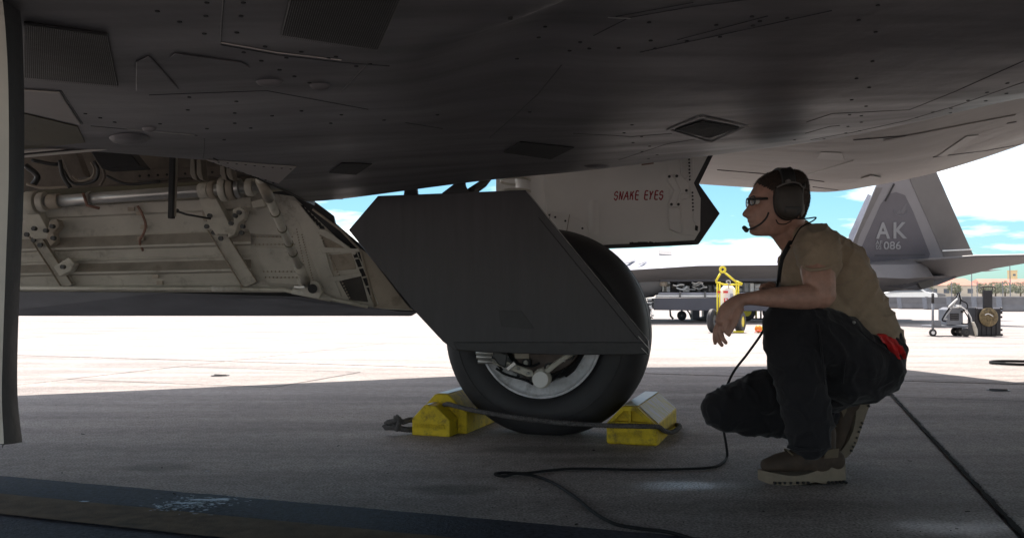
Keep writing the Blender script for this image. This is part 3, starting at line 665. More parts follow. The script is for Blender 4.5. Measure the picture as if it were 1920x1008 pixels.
# ------------------------------------------------------------------ bay door with its ribs, shafts and hinge arms
def D(px, py, o=0.0): return at(px, py, 3.95 + .22 * (py - 370) / 200 - o)
def poly(pts, o=0.0): return [D(a, b, o) for a, b in pts]
bd = MB().prism(poly([(-60, 366), (480, 352), (560, 362), (590, 378), (625, 404), (628, 418), (672, 455), (782, 584), (770, 592), (-60, 592)]), Vector((0, .03, 0))).build('bay_door', M['edge_dark'], jet, bevel=.003, label='open bay door hanging with its pale ribbed inner face showing')
MB().prism(poly([(-60, 372), (478, 358), (550, 368), (775, 582), (700, 578), (560, 548), (-60, 546)], .004), Vector((0, .012, 0))).build('inner_skin', M['bay_white'], bd)
# corrugations: real hat sections along the door
prof = [(0, 0), (.02, .02), (.14, .02), (.16, .004), (.38, .0), (.39, .006), (.52, .046), (.54, .046), (.56, .004), (.655, .0), (.665, .008), (.68, .008), (.69, .0), (.71, .0), (.82, .044), (.84, .044), (.86, .002), (.97, .0), (1, .012)]
rows = []
for px in [lerp(-60, 470, i / 12) for i in range(13)]:
    top = lerp(394, 366, (px + 60) / 530); bot = lerp(541, 534, (px + 60) / 530)
    rows.append([D(px, lerp(top, bot, t), .006 + o) for t, o in prof])
MB().slab(rows, Vector((0, .003, 0))).build('rib', M['bay_white'], bd, bevel=.002, seg=1)
for t0_, t1_ in ((.395, .52), (.715, .82)):  # darker strips paint the shade of the channels onto the slopes
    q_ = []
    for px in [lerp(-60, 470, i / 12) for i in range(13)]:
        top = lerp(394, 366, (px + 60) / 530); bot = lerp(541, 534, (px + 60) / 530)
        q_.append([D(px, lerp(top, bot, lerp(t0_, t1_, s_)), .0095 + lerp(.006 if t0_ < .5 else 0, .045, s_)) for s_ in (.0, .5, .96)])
    MB().slab(q_, Vector((0, .002, 0))).build('painted_rib_shade', M['dull_white'], bd)
rows = []
for i in range(8):
    f = i / 7
    rows.append([D(lerp(lerp(445, 505, t), lerp(510, 575, t), f), lerp(lerp(372, 374, f), lerp(536, 540, f), t), .01 + (.022 if .28 < t < .62 else 0.0) * 0 + o) for t, o in ((0, .0), (.1, .02), (.40, .02), (.44, -.002), (.53, 0), (.56, .012), (.96, .012), (1, .0))])
MB().slab(rows, Vector((0, .003, 0))).build('rib', M['bay_white'], bd)
# riveted edge web and the ladder of lightening cells
MB().prism(poly([(540, 372), (556, 376), (600, 430), (618, 500), (640, 556), (612, 552), (590, 500), (566, 430), (548, 395)], .02), Vector((0, .014, 0))).build('edge_web', M['bay_white'], bd, bevel=.002, label='pale riveted web near the door end')
fr = MB()
for t in range(20):
    for a, b in (((566, 440), (588, 530)), ((556, 430), (576, 525))):
        fr.ell(D(lerp(a[0], b[0], t / 19), lerp(a[1], b[1], t / 19), .026), (.004, .004, .004), nu=6, nv=4)
for t in range(11):
    for y_ in (444, 458, 509, 520): fr.ell(D(lerp(475 + (y_ - 444) * .3, 548 + (y_ - 444) * .3, t / 10), y_, .026), (.0042, .004, .0042), nu=6, nv=4)
for t in range(26):
    fr.ell(D(lerp(598, 660, t / 25), lerp(436, 568, t / 25), .022), (.005, .004, .005), nu=6, nv=4)
fr.build('rivets', M['bay_tan'], bd, kind='stuff')
for pts, mt_, nm in (([(602, 436), (622, 446), (656, 462), (640, 468), (612, 468)], 'bay_tan', 'web_pocket'), ([(618, 478), (662, 474), (668, 504), (626, 508)], 'bay_tan', 'web_pocket'), ([(634, 524), (676, 516), (690, 566), (655, 562)], 'bay_dark', 'web_pocket'),
                     ([(598, 463), (672, 466), (674, 472), (604, 474)], 'bay_white', 'cross_rib'), ([(612, 520), (676, 511), (678, 517), (634, 527), (612, 527)], 'bay_white', 'cross_rib'), ([(592, 428), (612, 432), (640, 452), (668, 474), (664, 478), (636, 458), (600, 440)], 'bay_white', 'cross_rib')):
    MB().prism(poly(pts, .012 if nm == 'web_pocket' else .03), Vector((0, .01, 0))).build(nm, M[mt_], bd, bevel=.0015, seg=1)
for k in range(6):                                            # ladder cells along the slanted edge
    x0 = 657 + k * 7.2; y0 = 468 + k * 17.5
    P = [(x0, y0), (x0 + 10, y0 - 1), (x0 + 16, y0 + 14), (x0 + 6.5, y0 + 15.5)]
    MB().prism(poly(P, .010), Vector((0, .006, 0))).build('lightening_cell', M['mesh_dark'], bd)
    MB().tube([D(*P[0], .018), D(*P[1], .018), D(*P[2], .018)], .0028, 5).build('cell_rim', M['bay_white'], bd)
    MB().tube([D(*P[0], .018), D(*P[3], .018)], .0022, 5).build('cell_rim', M['bay_white'], bd)
for k in range(7):
    x0 = 560 + k * 6.2; y0 = 383 + k * 6.4
    MB().prism(poly([(x0, y0), (x0 + 9, y0 + 2), (x0 + 12, y0 + 8), (x0 + 3, y0 + 7)], .012), Vector((0, .006, 0))).build('lightening_cell', M['mesh_dark'], bd)
MB().prism(poly([(676, 466), (688, 474), (770, 580), (700, 577)], .016), Vector((0, .01, 0))).build('stained_gusset', M['bay_tan'], bd, bevel=.002, label='brown stained triangular gusset at the door corner')
MB().tube([D(586, 392, .02), D(640, 432, .02), D(676, 470, .02), D(704, 574, .02)], .006, 6).build('edge_bead', M['bay_tan'], bd, smooth=True)
# lower lip, a long dark wedge
lipN = [D(-60, 545, .03), D(300, 548, .05), D(560, 556, .05), D(745, 583, .012), D(782, 585, .006), D(770, 592, .006), D(400, 592, .04), D(-60, 592, .06)]
MB().prism(lipN, Vector((0, .06, 0))).build('lower_lip', M['lip_grey'], bd, bevel=.003, label='dark grey lower lip of the open bay door')
MB().prism([D(400, 560, .062), D(530, 559, .060), D(660, 575, .05), D(560, 575, .056)], Vector((0, .006, 0))).build('scuff_plate', M['lip_grey'], bd)
MB().tube([D(-60, 540, .07), D(200, 540, .07), D(400, 541, .07), D(530, 543, .07), D(600, 556, .06), D(690, 574, .04)], .010, 8).build('lower_rod', M['gear_tan'], bd, smooth=True)
MB().tube([D(398, 541, .075), D(452, 541, .075)], .014, 10).build('rod_sleeve', M['bay_white'], bd, smooth=True)
MB().tube([D(548, 545, .08), D(620, 560, .07)], .015, 10).build('rod_sleeve', M['bay_white'], bd, smooth=True)
# big drive shaft with its collars
a, b = at(20, 383, 3.82), at(560, 345, 3.72)
ax = (b - a).normalized()
shaft = MB().cyl(a, b, .026, 20).build('drive_shaft', M['steel'], jet, smooth=True)
def on(t): return a.lerp(b, t)
def tt(px): return (px - 20) / 540
for px, r_, l_, mt_ in ((62, .052, .05, 'gear_tan'), (82, .044, .03, 'bay_white'), (104, .034, .05, 'bay_tan'), (172, .033, .016, 'steel'), (386, .034, .04, 'gear_tan'), (402, .040, .025, 'bay_tan'), (424, .055, .03, 'gear_tan'), (438, .050, .03, 'bay_tan'), (450, .044, .02, 'steel'), (472, .040, .03, 'gear_tan')):
    c = on(tt(px)); MB().lathe([(.02, -l_ / 2), (r_ * .95, -l_ / 2), (r_, -l_ / 2 + .004), (r_, l_ / 2 - .004), (r_ * .95, l_ / 2), (.02, l_ / 2)], c, ax, 28).build('collar', M[mt_], shaft, auto=40)
MB().tube([on(tt(168)) + Vector((0, -.045, .02)), on(tt(176)) + Vector((0, -.045, -.035)), on(tt(196)) + Vector((0, -.03, -.05))], .007, 8).build('clamp', M['red_rust'], shaft, smooth=True)
MB().prism([at(46, 358, 3.9), at(560, 330, 3.85), at(560, 342, 3.85), at(46, 374, 3.9)], Vector((0, .05, 0))).build('hinge_beam', M['olive'], jet, bevel=.003)
MB().prism([at(-60, 280, 4.12), at(640, 262, 4.12), at(640, 372, 4.12), at(-60, 380, 4.12)], Vector((0, .04, 0))).build('bay_back_wall', M['bay_brown'], jet)
MB().prism([at(250, 318, 4.0), at(470, 308, 4.0), at(470, 326, 4.0), at(250, 338, 4.0)], Vector((0, .06, 0))).build('wall_angle', M['bay_brown'], jet, bevel=.003)
hb = MB()
for k in range(12): hb.cyl(at(262 + k * 17, 330 - k * .9, 3.995), at(262 + k * 17, 330 - k * .9, 4.005), .006, 8)
hb.build('wall_holes', M['mesh_dark'], jet, kind='stuff')
MB().prism([at(168, 282, 3.5), at(240, 282, 3.5), at(265, 312, 3.5), at(190, 316, 3.5)], Vector((0, .1, 0))).build('bay_box', M['mesh_dark'], jet, bevel=.004)
MB().prism([at(110, 286, 3.8), at(142, 284, 3.8), at(160, 330, 3.8), at(132, 334, 3.8)], Vector((0, .06, 0))).build('bay_bracket', M['bay_brown'], jet, bevel=.004)
for pts, r_, mt_ in (([(176, 302), (184, 318), (178, 338), (150, 345), (132, 340), (118, 318)], .007, 'dark_metal'), ([(170, 304), (176, 316), (172, 332), (150, 339), (136, 330)], .004, 'bay_tan'), ([(190, 308), (196, 330), (188, 348)], .006, 'bay_brown'), ([(112, 300), (118, 330), (132, 352)], .009, 'dark_metal'), ([(60, 300), (100, 308), (112, 306)], .008, 'dark_metal'), ([(48, 310), (70, 330), (60, 350)], .012, 'dark_metal'), ([(200, 330), (240, 345), (300, 340)], .006, 'dark_metal'), ([(50, 345), (80, 352), (130, 350)], .006, 'bay_tan')):
    MB().tube(catmull([at(x, y, 3.62 + i * .01) for i, (x, y) in enumerate(pts)], 6), r_, 8).build('hydraulic_pipe', M[mt_], jet, smooth=True)
# black strap bar
MB().prism([at(317, 290, 3.4), at(326, 290, 3.4), at(323, 409, 3.4), at(314, 409, 3.4)], Vector((0, .03, 0))).build('black_bar', M['mesh_dark'], jet, bevel=.002)
MB().prism([at(326, 290, 3.42), at(330, 290, 3.42), at(327, 405, 3.42), at(323, 405, 3.42)], Vector((0, .02, 0))).build('bar_edge', M['bay_tan'], jet)
MB().tube([at(332, 396, 3.6), at(350, 402, 3.62), at(395, 410, 3.7)], .005, 6).build('link_rod', M['dark_metal'], jet, smooth=True)
MB().ell(at(332, 395, 3.6), (.009, .009, .009)).build('link_end', M['dark_metal'], jet, smooth=True)
# hinge arms
def arm(pts, w, t0, lugs):
    P = [Vector(p) for p in pts]
    up = MB()
    for o in (-.03, 0, .03):                                   # three-leaf fork
        A = [D(x + o * 260, y, .10) for x, y in lugs]
        up.prism(A, Vector((.006, .05, 0)))
    o1 = up.build('hinge_arm', M['gear_tan'], jet, bevel=.003)
    a_, b_ = D(pts[0][0], pts[0][1], .07), D(pts[1][0], pts[1][1], .05)
    d_ = (b_ - a_).normalized(); s_ = d_.cross(Vector((0, 1, 0))).normalized() * w
    MB().prism([a_ - s_, a_ + s_, b_ + s_ * 1.1, b_ - s_ * 1.1], Vector((0, .03, 0))).build('arm_plate', M['bay_white'], o1, bevel=.004)
    for f in (-1, 1): MB().prism([a_ + s_ * f * 1.0, a_ + s_ * f * 1.15, b_ + s_ * f * 1.25, b_ + s_ * f * 1.1], Vector((0, -.018, 0))).build('arm_flange', M['bay_tan'], o1, bevel=.002)
    for f in (0, .5, 1):
        c = a_.lerp(b_, f * .2) + Vector((.0, -.01, 0)); 
        MB().cyl(c + Vector((-.03 + f * .03, 0, 0)), c + Vector((-.03 + f * .03, -.012, 0)), .011, 12).build('pivot_bolt', M['dark_metal'], o1)
    return o1
arm([(402, 425), (470, 534)], .030, 0, [(380, 372), (396, 370), (420, 416), (428, 436), (412, 440), (398, 420)])
arm([(66, 440), (128, 536)], .022, 0, [(48, 396), (62, 394), (78, 424), (86, 446), (70, 448), (56, 428)])
for cx_, cy_ in ((418, 312), (362, 312)):
    for o in (0, 12):
        mb = MB(); pts = [at(cx_ + o - 5, cy_ - 26, 3.64), at(cx_ + o - 6, cy_ + 14, 3.64), at(cx_ + o, cy_ + 24, 3.64), at(cx_ + o + 8, cy_ + 26, 3.64), at(cx_ + o + 4, cy_ + 10, 3.64), at(cx_ + o + 2, cy_ - 26, 3.64)]
        mb.prism(pts, Vector((0, .07, 0))).build('hinge_lug', M['dull_white'], jet, bevel=.004)
for pts, mt_ in (([(436, 392), (450, 388), (462, 396), (458, 410), (446, 420), (440, 440), (426, 446), (428, 428), (438, 414)], 'gear_tan'), ([(92, 414), (106, 410), (112, 424), (100, 436), (104, 452), (94, 462), (86, 446)], 'bay_tan'), ([(100, 500), (128, 482), (140, 494), (132, 508), (112, 518)], 'gear_tan'), ([(378, 396), (398, 392), (404, 412), (380, 414)], 'bay_tan'), ([(470, 378), (492, 372), (498, 386), (474, 390)], 'gear_tan')):
    MB().prism(poly(pts, .10), Vector((0, .05, 0))).build('crank_fitting', M[mt_], jet, bevel=.005)
for (x, y) in ((432, 418), (447, 398), (454, 424), (96, 424), (62, 428), (98, 446), (116, 500), (392, 404), (452, 436), (84, 432), (440, 404)):
    p = D(x, y, .155); MB().cyl(p + Vector((0, .02, 0)), p, .010, 12).build('bolt', M['dark_metal'], jet)
hz = [D(258, 386, .04), D(266, 400, .05), D(273, 420, .05), D(270, 436, .05), D(262, 452, .05), D(268, 470, .04)]
MB().tube(catmull(hz, 5), .006, 7).build('wire_loom', M['red_rust'], bd, smooth=True)
for (x, y) in ((262, 400), (270, 425), (264, 447), (246, 392), (300, 530), (292, 518)):
    MB().box(D(x, y, .045), (.03, .012, .018)).build('loom_clip', M['bay_tan'], bd, bevel=.002)
# strut rod from belly to door
ra, rb = at(487, 332, 3.05), D(574, 530, .10)
rod = MB().cyl(ra, rb, .0165, 16).build('door_actuator', M['gear_tan'], jet, smooth=True)
MB().cyl(ra.lerp(rb, .02), ra.lerp(rb, .16), .021, 16).build('rod_sleeve', M['bay_tan'], rod, smooth=True)
MB().cyl(ra.lerp(rb, .80), ra.lerp(rb, 1.0), .024, 16).build('rod_sleeve', M['gear_tan'], rod, smooth=True)
for f in (.28, .42, .56, .66): MB().lathe([(.016, -.004), (.0195, -.004), (.0195, .004), (.016, .004)], ra.lerp(rb, f), rb - ra, 16).build('rod_band', M['olive'], rod, smooth=True)
MB().prism(poly([(556, 520), (575, 524), (596, 528), (604, 546), (598, 560), (572, 556), (560, 540)], .12), Vector((0, .05, 0))).build('foot_fitting', M['bay_white'], bd, bevel=.006)
MB().cyl(D(586, 541, .15), D(586, 541, .11), .022, 16).build('pivot', M['mesh_dark'], bd)
MB().box(D(562, 538, .15), (.05, .02, .012)).build('foot_clip', M['steel'], bd, bevel=.002)

# ------------------------------------------------------------------ door edge hanging close by, far left
nd = [(0, -60), (18, -20), (26, 60), (31, 160), (34, 300), (31, 420), (27, 560), (24, 700), (26, 780), (40, 826), (36, 836), (0, 840)]
edge = [at(x + 2, y, 1.18) for x, y in nd[1:-1]]
back = [p + Vector((-.06, .16, 0)) for p in edge]
e0 = MB(); outer = []
prof_l = [(22, -60), (38, 20), (45, 150), (45, 330), (40, 480), (34, 620), (33, 740), (42, 828)]
inner_l = [(-6, -60), (6, 20), (14, 150), (15, 330), (10, 480), (5, 620), (2, 740), (6, 832)]
nP = catmull([at(x, y, 1.2) for x, y in prof_l], 6); nI = catmull([at(x - 2, y, 1.14) for x, y in inner_l], 6)
nb = [p + Vector((-.03, .05, 0)) for p in nP]
rws = [[p + Vector((-.01, -.0, 0)) for p in nI], [a_.lerp(b_, .4) + Vector((0, -.010, 0)) for a_, b_ in zip(nI, nP)], [a_.lerp(b_, .8) + Vector((0, -.010, 0)) for a_, b_ in zip(nI, nP)], nP, nb, [p + Vector((-.02, .04, 0)) for p in nI]]
nearDoor = MB().grid(list(map(list, zip(*(rws + [rws[0]]))))).build('door_edge', M['edge_dark'], jet, smooth=True, label='close dark edge of a hanging door at the far left')
MB().grid([[p + Vector((-.0, .004, 0)) for p in nI], [p + Vector((-.02, -.004, 0)) for p in nI], [p + Vector((-.14, -.03, 0)) for p in nI]]).build('door_face', M['bay_white'], nearDoor)
MB().grid([[nP[-1], nb[-1], nI[-1] + Vector((-.02, .04, 0)), nI[-1]], [nP[-1] - Z * .004, nb[-1] - Z * .004, nI[-1] + Vector((-.02, .04, -.006)), nI[-1] - Z * .006]]).build('door_tip', M['edge_dark'], nearDoor)

# ------------------------------------------------------------------ wheel and landing gear
ang = R(17); wn = Vector((-math.sin(ang), -math.cos(ang), 0))  # outer face normal, towards us
wc = Vector((.172, 4.17, .484))
wheel = thing('wheel', None, None, (0, 0, 0)); wheel.parent = jet
RT = .502; HW = .165
tp = [(.300, HW * .80), (.335, HW * .98), (.39, HW * 1.04), (.44, HW * .96), (.475, HW * .80), (.492, HW * .58), (RT, HW * .30), (RT, HW * .27), (RT - .009, HW * .26), (RT - .009, HW * .20), (RT, HW * .19), (RT + .001, .02)]
tp = tp + [(RT + .001, -.02)] + [(r_, -h) for r_, h in reversed(tp[:-1])]
mb = MB().lathe(tp, wc, wn, 96, closed=False)
for v in mb.v:
    if v.z < .03:                                             # loaded contact patch
        k = (.03 - v.z); v.z = max(.004, .03 - k * .8); o = (v - wc).dot(wn); v += wn * (.25 * k * (1 if o > 0 else -1))
mb.build('tyre', M['rubber'], wheel, auto=50)
for r_ in (.405, .447):
    MB().lathe([(r_ - .003, HW * (1.03 if r_ < .42 else .87)), (r_, HW * (1.03 if r_ < .42 else .87) + .003), (r_ + .003, HW * (1.03 if r_ < .42 else .86))], wc, wn, 96, closed=False).build('sidewall_ridge', M['rubber'], wheel, smooth=True)
MB().lathe([(.300, HW * .80), (.303, HW * .98), (.293, HW * 1.0), (.286, HW * .90), (.277, HW * .86), (.242, HW * .80), (.231, HW * .72), (.227, HW * .1), (.242, HW * .05), (.286, HW * .5)], wc, wn, 96).build('rim', M['rim'], wheel, auto=35)
MB().cyl(wc + wn * .0, wc + wn * .012, .242, 64).build('wheel_web', M['mesh_dark'], wheel, smooth=False)
MB().lathe([(.03, .014), (.192, .014), (.197, .03), (.192, .055), (.03, .06)], wc, wn, 64, closed=False).build('brake_disc', M['brake'], wheel, auto=40)
for k in range(10):
    w = 2 * math.pi * (k + .3) / 10; e1 = wn.cross(Z).normalized(); p = wc + (e1 * math.cos(w) + Z * math.sin(w)) * .235 + wn * (HW * .72)
    MB().box(p, (.016, .016, .016), Matrix.Rotation(w, 3, 'Y')).build('rim_clip', M['edge_dark'], wheel, bevel=.003)
gear = thing('landing_gear_leg', None, None, (0, 0, 0)); gear.parent = jet
G = lambda x, y, o=0.0: at(x, y, 3.98 - o)
MB().tube(catmull([G(1013, 690), G(1016, 700), G(1013, 712)], 3), .018, 10).build('grease_boss', M['gear_tan'], gear, smooth=True)
MB().cyl(G(1013, 711, .06), G(1013, 711, -.03), .036, 32).build('axle_cap', M['gear_white'], gear, auto=40)
MB().lathe([(.03, -.01), (.045, -.01), (.045, .01), (.03, .01)], G(1016, 709, .0), wn, 28).build('cap_flange', M['gear_tan'], gear, auto=40)
MB().prism([G(998, 694, .03), G(1004, 706, .03), G(990, 706, .03), G(950, 691, .03), G(922, 681, .03), G(922, 672, .03), G(945, 675, .03), G(975, 686, .03)], Vector((0, .03, 0))).build('torque_arm', M['gear_tan'], gear, bevel=.006)
MB().prism([G(1020, 694, .03), G(1026, 702, .03), G(1048, 684, .03), G(1078, 664, .03), G(1070, 658, .03), G(1042, 676, .03)], Vector((0, .03, 0))).build('torque_arm', M['gear_tan'], gear, bevel=.006)
MB().prism([G(905, 655, .05), G(924, 655, .05), G(952, 664, .05), G(948, 690, .05), G(935, 684, .05), G(926, 672, .05), G(908, 668, .05)], Vector((0, .05, 0))).build('brake_valve', M['dark_metal'], gear, bevel=.006)
for x0, y0, x1, y1 in ((892, 660, 924, 662), (893, 668, 922, 670), (896, 677, 924, 678)): MB().cyl(G(x0, y0, .05), G(x1, y1, .05), .010, 10).build('brake_line', M['steel'], gear, smooth=True)
MB().prism([G(960, 650, .02), G(992, 654, .02), G(992, 672, .02), G(966, 672, .02)], Vector((0, .04, 0))).build('data_plate', M['bay_tan'], gear, bevel=.003)
MB().ell(G(1074, 656, .0), (.036, .03, .025)).build('pivot_boss', M['gear_tan'], gear, smooth=True)
MB().cyl(wc + Vector((-.03, .28, .25)), Vector((.02, 4.55, 2.04)), .075, 28).build('oleo_strut', M['gear_white'], gear, smooth=True)
MB().cyl(wc + Vector((-.03, .30, .02)), wc + Vector((-.03, .28, .30)), .055, 24).build('piston', M['steel'], gear, smooth=True)
MB().cyl(wc + Vector((0, .0, 0)), wc + Vector((-.03, .30, .0)), .06, 24).build('axle', M['gear_tan'], gear, smooth=True)
MB().tube([at(880, 362, 4.0), at(905, 345, 4.3), at(940, 300, 4.5)], .022, 10).build('side_brace', M['dark_metal'], gear, smooth=True)
MB().prism([at(828, 362, 3.86), at(852, 344, 3.86), at(872, 344, 3.86), at(882, 366, 3.86)], Vector((0, .06, 0))).build('door_lug', M['edge_dark'], gear, bevel=.004)
for k in range(6): MB().lathe([(.077, -.006), (.083, -.006), (.083, .006), (.077, .006)], Vector((.02 - .0 * k, 4.44, 1.02 + .06 * k)), (0, .1, 1), 24).build('strut_band', M['gear_tan'], gear, smooth=True)

for k in range(9):
    w = 2 * math.pi * (k + .5) / 9; e1 = wn.cross(Z).normalized(); p = wc + (e1 * math.cos(w) + Z * math.sin(w)) * .165 + wn * .05
    MB().cyl(p, p + wn * .035, .022, 14).build('brake_piston', M['dark_metal'], wheel, auto=40)
    MB().cyl(p + wn * .03, p + wn * .042, .012, 10).build('piston_cap', M['gear_tan'], wheel, auto=40)
for pts, r_ in (([(930, 690), (950, 702), (985, 712), (1000, 720)], .006), ([(1060, 690), (1045, 705), (1030, 716)], .006), ([(1090, 668), (1078, 690), (1060, 706)], .005), ([(960, 672), (975, 682), (996, 686), (1012, 680)], .005), ([(940, 664), (930, 676), (942, 694)], .006)):
    MB().tube(catmull([G(x, y, -.01) for x, y in pts], 5), r_, 8).build('brake_hose', M['cable'], gear, smooth=True)
for x, y in ((930, 678), (944, 683), (972, 690), (990, 699), (1058, 676), (1068, 667), (1013, 700)): MB().cyl(G(x, y, .045), G(x, y, .02), .007, 10).build('arm_bolt', M['steel'], gear, smooth=True)
MB().box(G(958, 686, .05), (.02, .02, .05), Matrix.Rotation(.9, 3, 'Y')).build('arm_clevis', M['steel'], gear, bevel=.003)
# dark outer door that hides most of the wheel
gd = [(653, 431), (708, 367), (985, 356), (1215, 638), (1217, 664), (1060, 664), (905, 660), (852, 656), (830, 640), (776, 582)]
def GD(x, y, o=0): return at(x, y, 3.80 + .10 * (960 - x) / 300 - o)
gdo = MB().prism([GD(x, y) for x, y in gd], Vector((.008, .028, 0))).build('wheel_door', M['door_dark'], jet, bevel=.004, label='dark grey angular wheel door hanging in front of the wheel')
MB().prism([GD(850, 641, .006), GD(1214, 641, .006), GD(1216, 664, .006), GD(1060, 665, .006), GD(905, 660, .006), GD(856, 655, .006)], Vector((0, .012, 0))).build('door_foot_band', M['edge_dark'], gdo, bevel=.003)
MB().prism([GD(935, 582, .003), GD(978, 582, .003), GD(1003, 617, .003), GD(940, 612, .003)], Vector((0, .006, 0))).build('door_badge_plate', M['edge_dark'], gdo, bevel=.001)
MB().tube([GD(987, 358, .004), GD(1214, 636, .004)], .0018, 5).build('bright_edge', M['steel'], gdo)
for a_, b_ in (((1197, 630), (1216, 652)), ((1203, 652), (1215, 664))): MB().tube([GD(*a_, .008), GD(*b_, .008)], .0014, 5).build('bright_edge', M['gear_white'], gdo)
MB().tube([GD(1010, 408, .002), GD(1196, 636, .002)], .0015, 4).build('panel_seam', M['mesh_dark'], gdo)
# brackets tying the door to the fuselage
for x in (770, 862): MB().prism([GD(x - 14, 372, -.03), GD(x + 14, 372, -.03), GD(x + 8, 320, -.05), GD(x - 8, 320, -.05)], Vector((0, .05, 0))).build('door_bracket', M['edge_dark'], gdo, bevel=.004)

# white inner face of the second wheel door, with the painted name
def WD(x, y, o=0): return at(x, y, 4.55 + .12 * (1150 - x) / 200 - o)
wd = [(930, 330), (1000, 322), (1345, 275), (1311, 345), (1350, 400), (1310, 458), (1180, 464), (1100, 467), (1000, 460), (930, 400)]
wdo = MB().prism([WD(x, y) for x, y in wd], Vector((0, .035, 0))).build('second_wheel_door', M['edge_dark'], jet, bevel=.003, label='white inside of the wheel door with red hand-painted lettering')
MB().prism([WD(x, y, .006) for x, y in ((930, 334), (1000, 326), (1333, 281), (1301, 343), (1314, 372), (1313, 432), (1302, 450), (1180, 457), (1100, 460), (1000, 452), (930, 396))], Vector((0, .008, 0))).build('inner_skin', M['gear_white'], wdo, bevel=.002)
MB().prism([WD(x, y, .010) for x, y in ((1316, 376), (1344, 400), (1308, 450), (1306, 448), (1315, 432))], Vector((0, .006, 0))).build('scuffed_corner', M['edge_dark'], wdo)
rows = [[WD(lerp(1101, 1125, i / 6), lerp(375, 440, j / 10), .006 + .022 * math.sin(math.pi * i / 6) ** 2 * math.sin(math.pi * (j + .3) / 10.6) ** .5) for i in range(7)] for j in range(11)]
MB().grid(rows).build('pressed_dimple', M['gear_white'], wdo, smooth=True)
cov = [(1025, 396), (1062, 399), (1100, 420), (1105, 436), (1090, 452), (1055, 438), (1035, 412)]
cv = MB().prism([WD(x, y, .014) for x, y in cov], Vector((0, .010, 0))).build('hinge_cover', M['gear_white'], wdo, bevel=.003)
for x, y in ((1030, 403), (1041, 407), (1060, 414), (1054, 436), (1092, 428)): MB().cyl(WD(x, y, .022), WD(x, y, .010), .006, 10).build('screw', M['dark_metal'], wdo)
for a_, b_ in (((1068, 402), (1062, 436)), ((1032, 400), (1030, 412)), ((1036, 432), (1056, 436))): MB().tube([WD(*a_, .0165), WD(*b_, .0165)], .0022, 5).build('cover_seam', M['bay_tan'], wdo)
MB().prism([WD(x, y, .012) for x, y in ((1203, 305), (1225, 302), (1226, 307), (1203, 310))], Vector((0, .003, 0))).build('decal', M['red_rust'], wdo)
# latch fitting
MB().prism([WD(x, y, .012) for x, y in ((1249, 300), (1300, 296), (1301, 330), (1290, 344), (1298, 372), (1308, 380), (1310, 430), (1302, 442), (1280, 440), (1256, 430), (1254, 340))], Vector((0, .008, 0))).build('latch_base', M['gear_white'], wdo, bevel=.003)
MB().prism([WD(x, y, .045) for x, y in ((1251, 326), (1274, 325), (1290, 344), (1292, 362), (1279, 362), (1274, 372), (1279, 384), (1276, 388), (1254, 388), (1254, 380), (1264, 356), (1251, 336))], Vector((0, .036, 0))).build('latch_plate', M['gear_white'], wdo, bevel=.004)
MB().prism([WD(x, y, .040) for x, y in ((1254, 390), (1274, 390), (1279, 438), (1274, 437), (1256, 429))], Vector((0, .030, 0))).build('latch_box', M['gear_white'], wdo, bevel=.003)
MB().tube([WD(1276, 300, .03), WD(1277, 324, .03)], .005, 6).build('latch_rib', M['gear_white'], wdo, smooth=True)
MB().tube([WD(1261, 327, .048), WD(1277, 357, .05), WD(1268, 384, .048)], .005, 6).build('latch_rib', M['gear_white'], wdo, smooth=True)
MB().tube([WD(1276, 390, .044), WD(1279, 437, .044)], .005, 6).build('latch_rib', M['gear_white'], wdo, smooth=True)
for x, y in ((1255, 331), (1269, 330), (1287, 357), (1259, 383), (1272, 383)): MB().cyl(WD(x, y, .052), WD(x, y, .04), .0075, 12).build('bolt', M['dark_metal'], wdo)
for k, (x, y) in enumerate([(1292, 299 + i * 6.3) for i in range(7)] + [(1297, 361 + i * 6.6) for i in range(6)]): MB().cyl(WD(x + k * .2, y, .024), WD(x + k * .2, y, .012), .0055, 8).build('bolt', M['dark_metal'], wdo)
for pts in (([(1279, 335), (1280, 320), (1291, 312)]), ([(1281, 336), (1288, 334), (1293, 328)]), ([(1280, 374), (1293, 371), (1294, 350)]), ([(1300, 395), (1299, 412), (1305, 420)])): MB().tube([WD(x, y, .024) for x, y in pts], .0028, 5).build('loom_wire', M['gear_white'], wdo, smooth=True)
MB().prism([WD(x, y, .024) for x, y in ((1304, 422), (1309, 424), (1308, 433), (1303, 431))], Vector((0, .004, 0))).build('slot', M['mesh_dark'], wdo)
ink = MB()
for k in range(26):
    x = rnd.uniform(1180, 1300); ink.prism([WD(x, 455 + rnd.uniform(-3, 2), .0075), WD(x + rnd.uniform(6, 26), 455 + rnd.uniform(-2, 2), .0075), WD(x + 12, 459, .0075), WD(x, 459, .0075)], Vector((0, .001, 0)))
ink.build('grease_smears', M['mesh_dark'], wdo, kind='stuff')
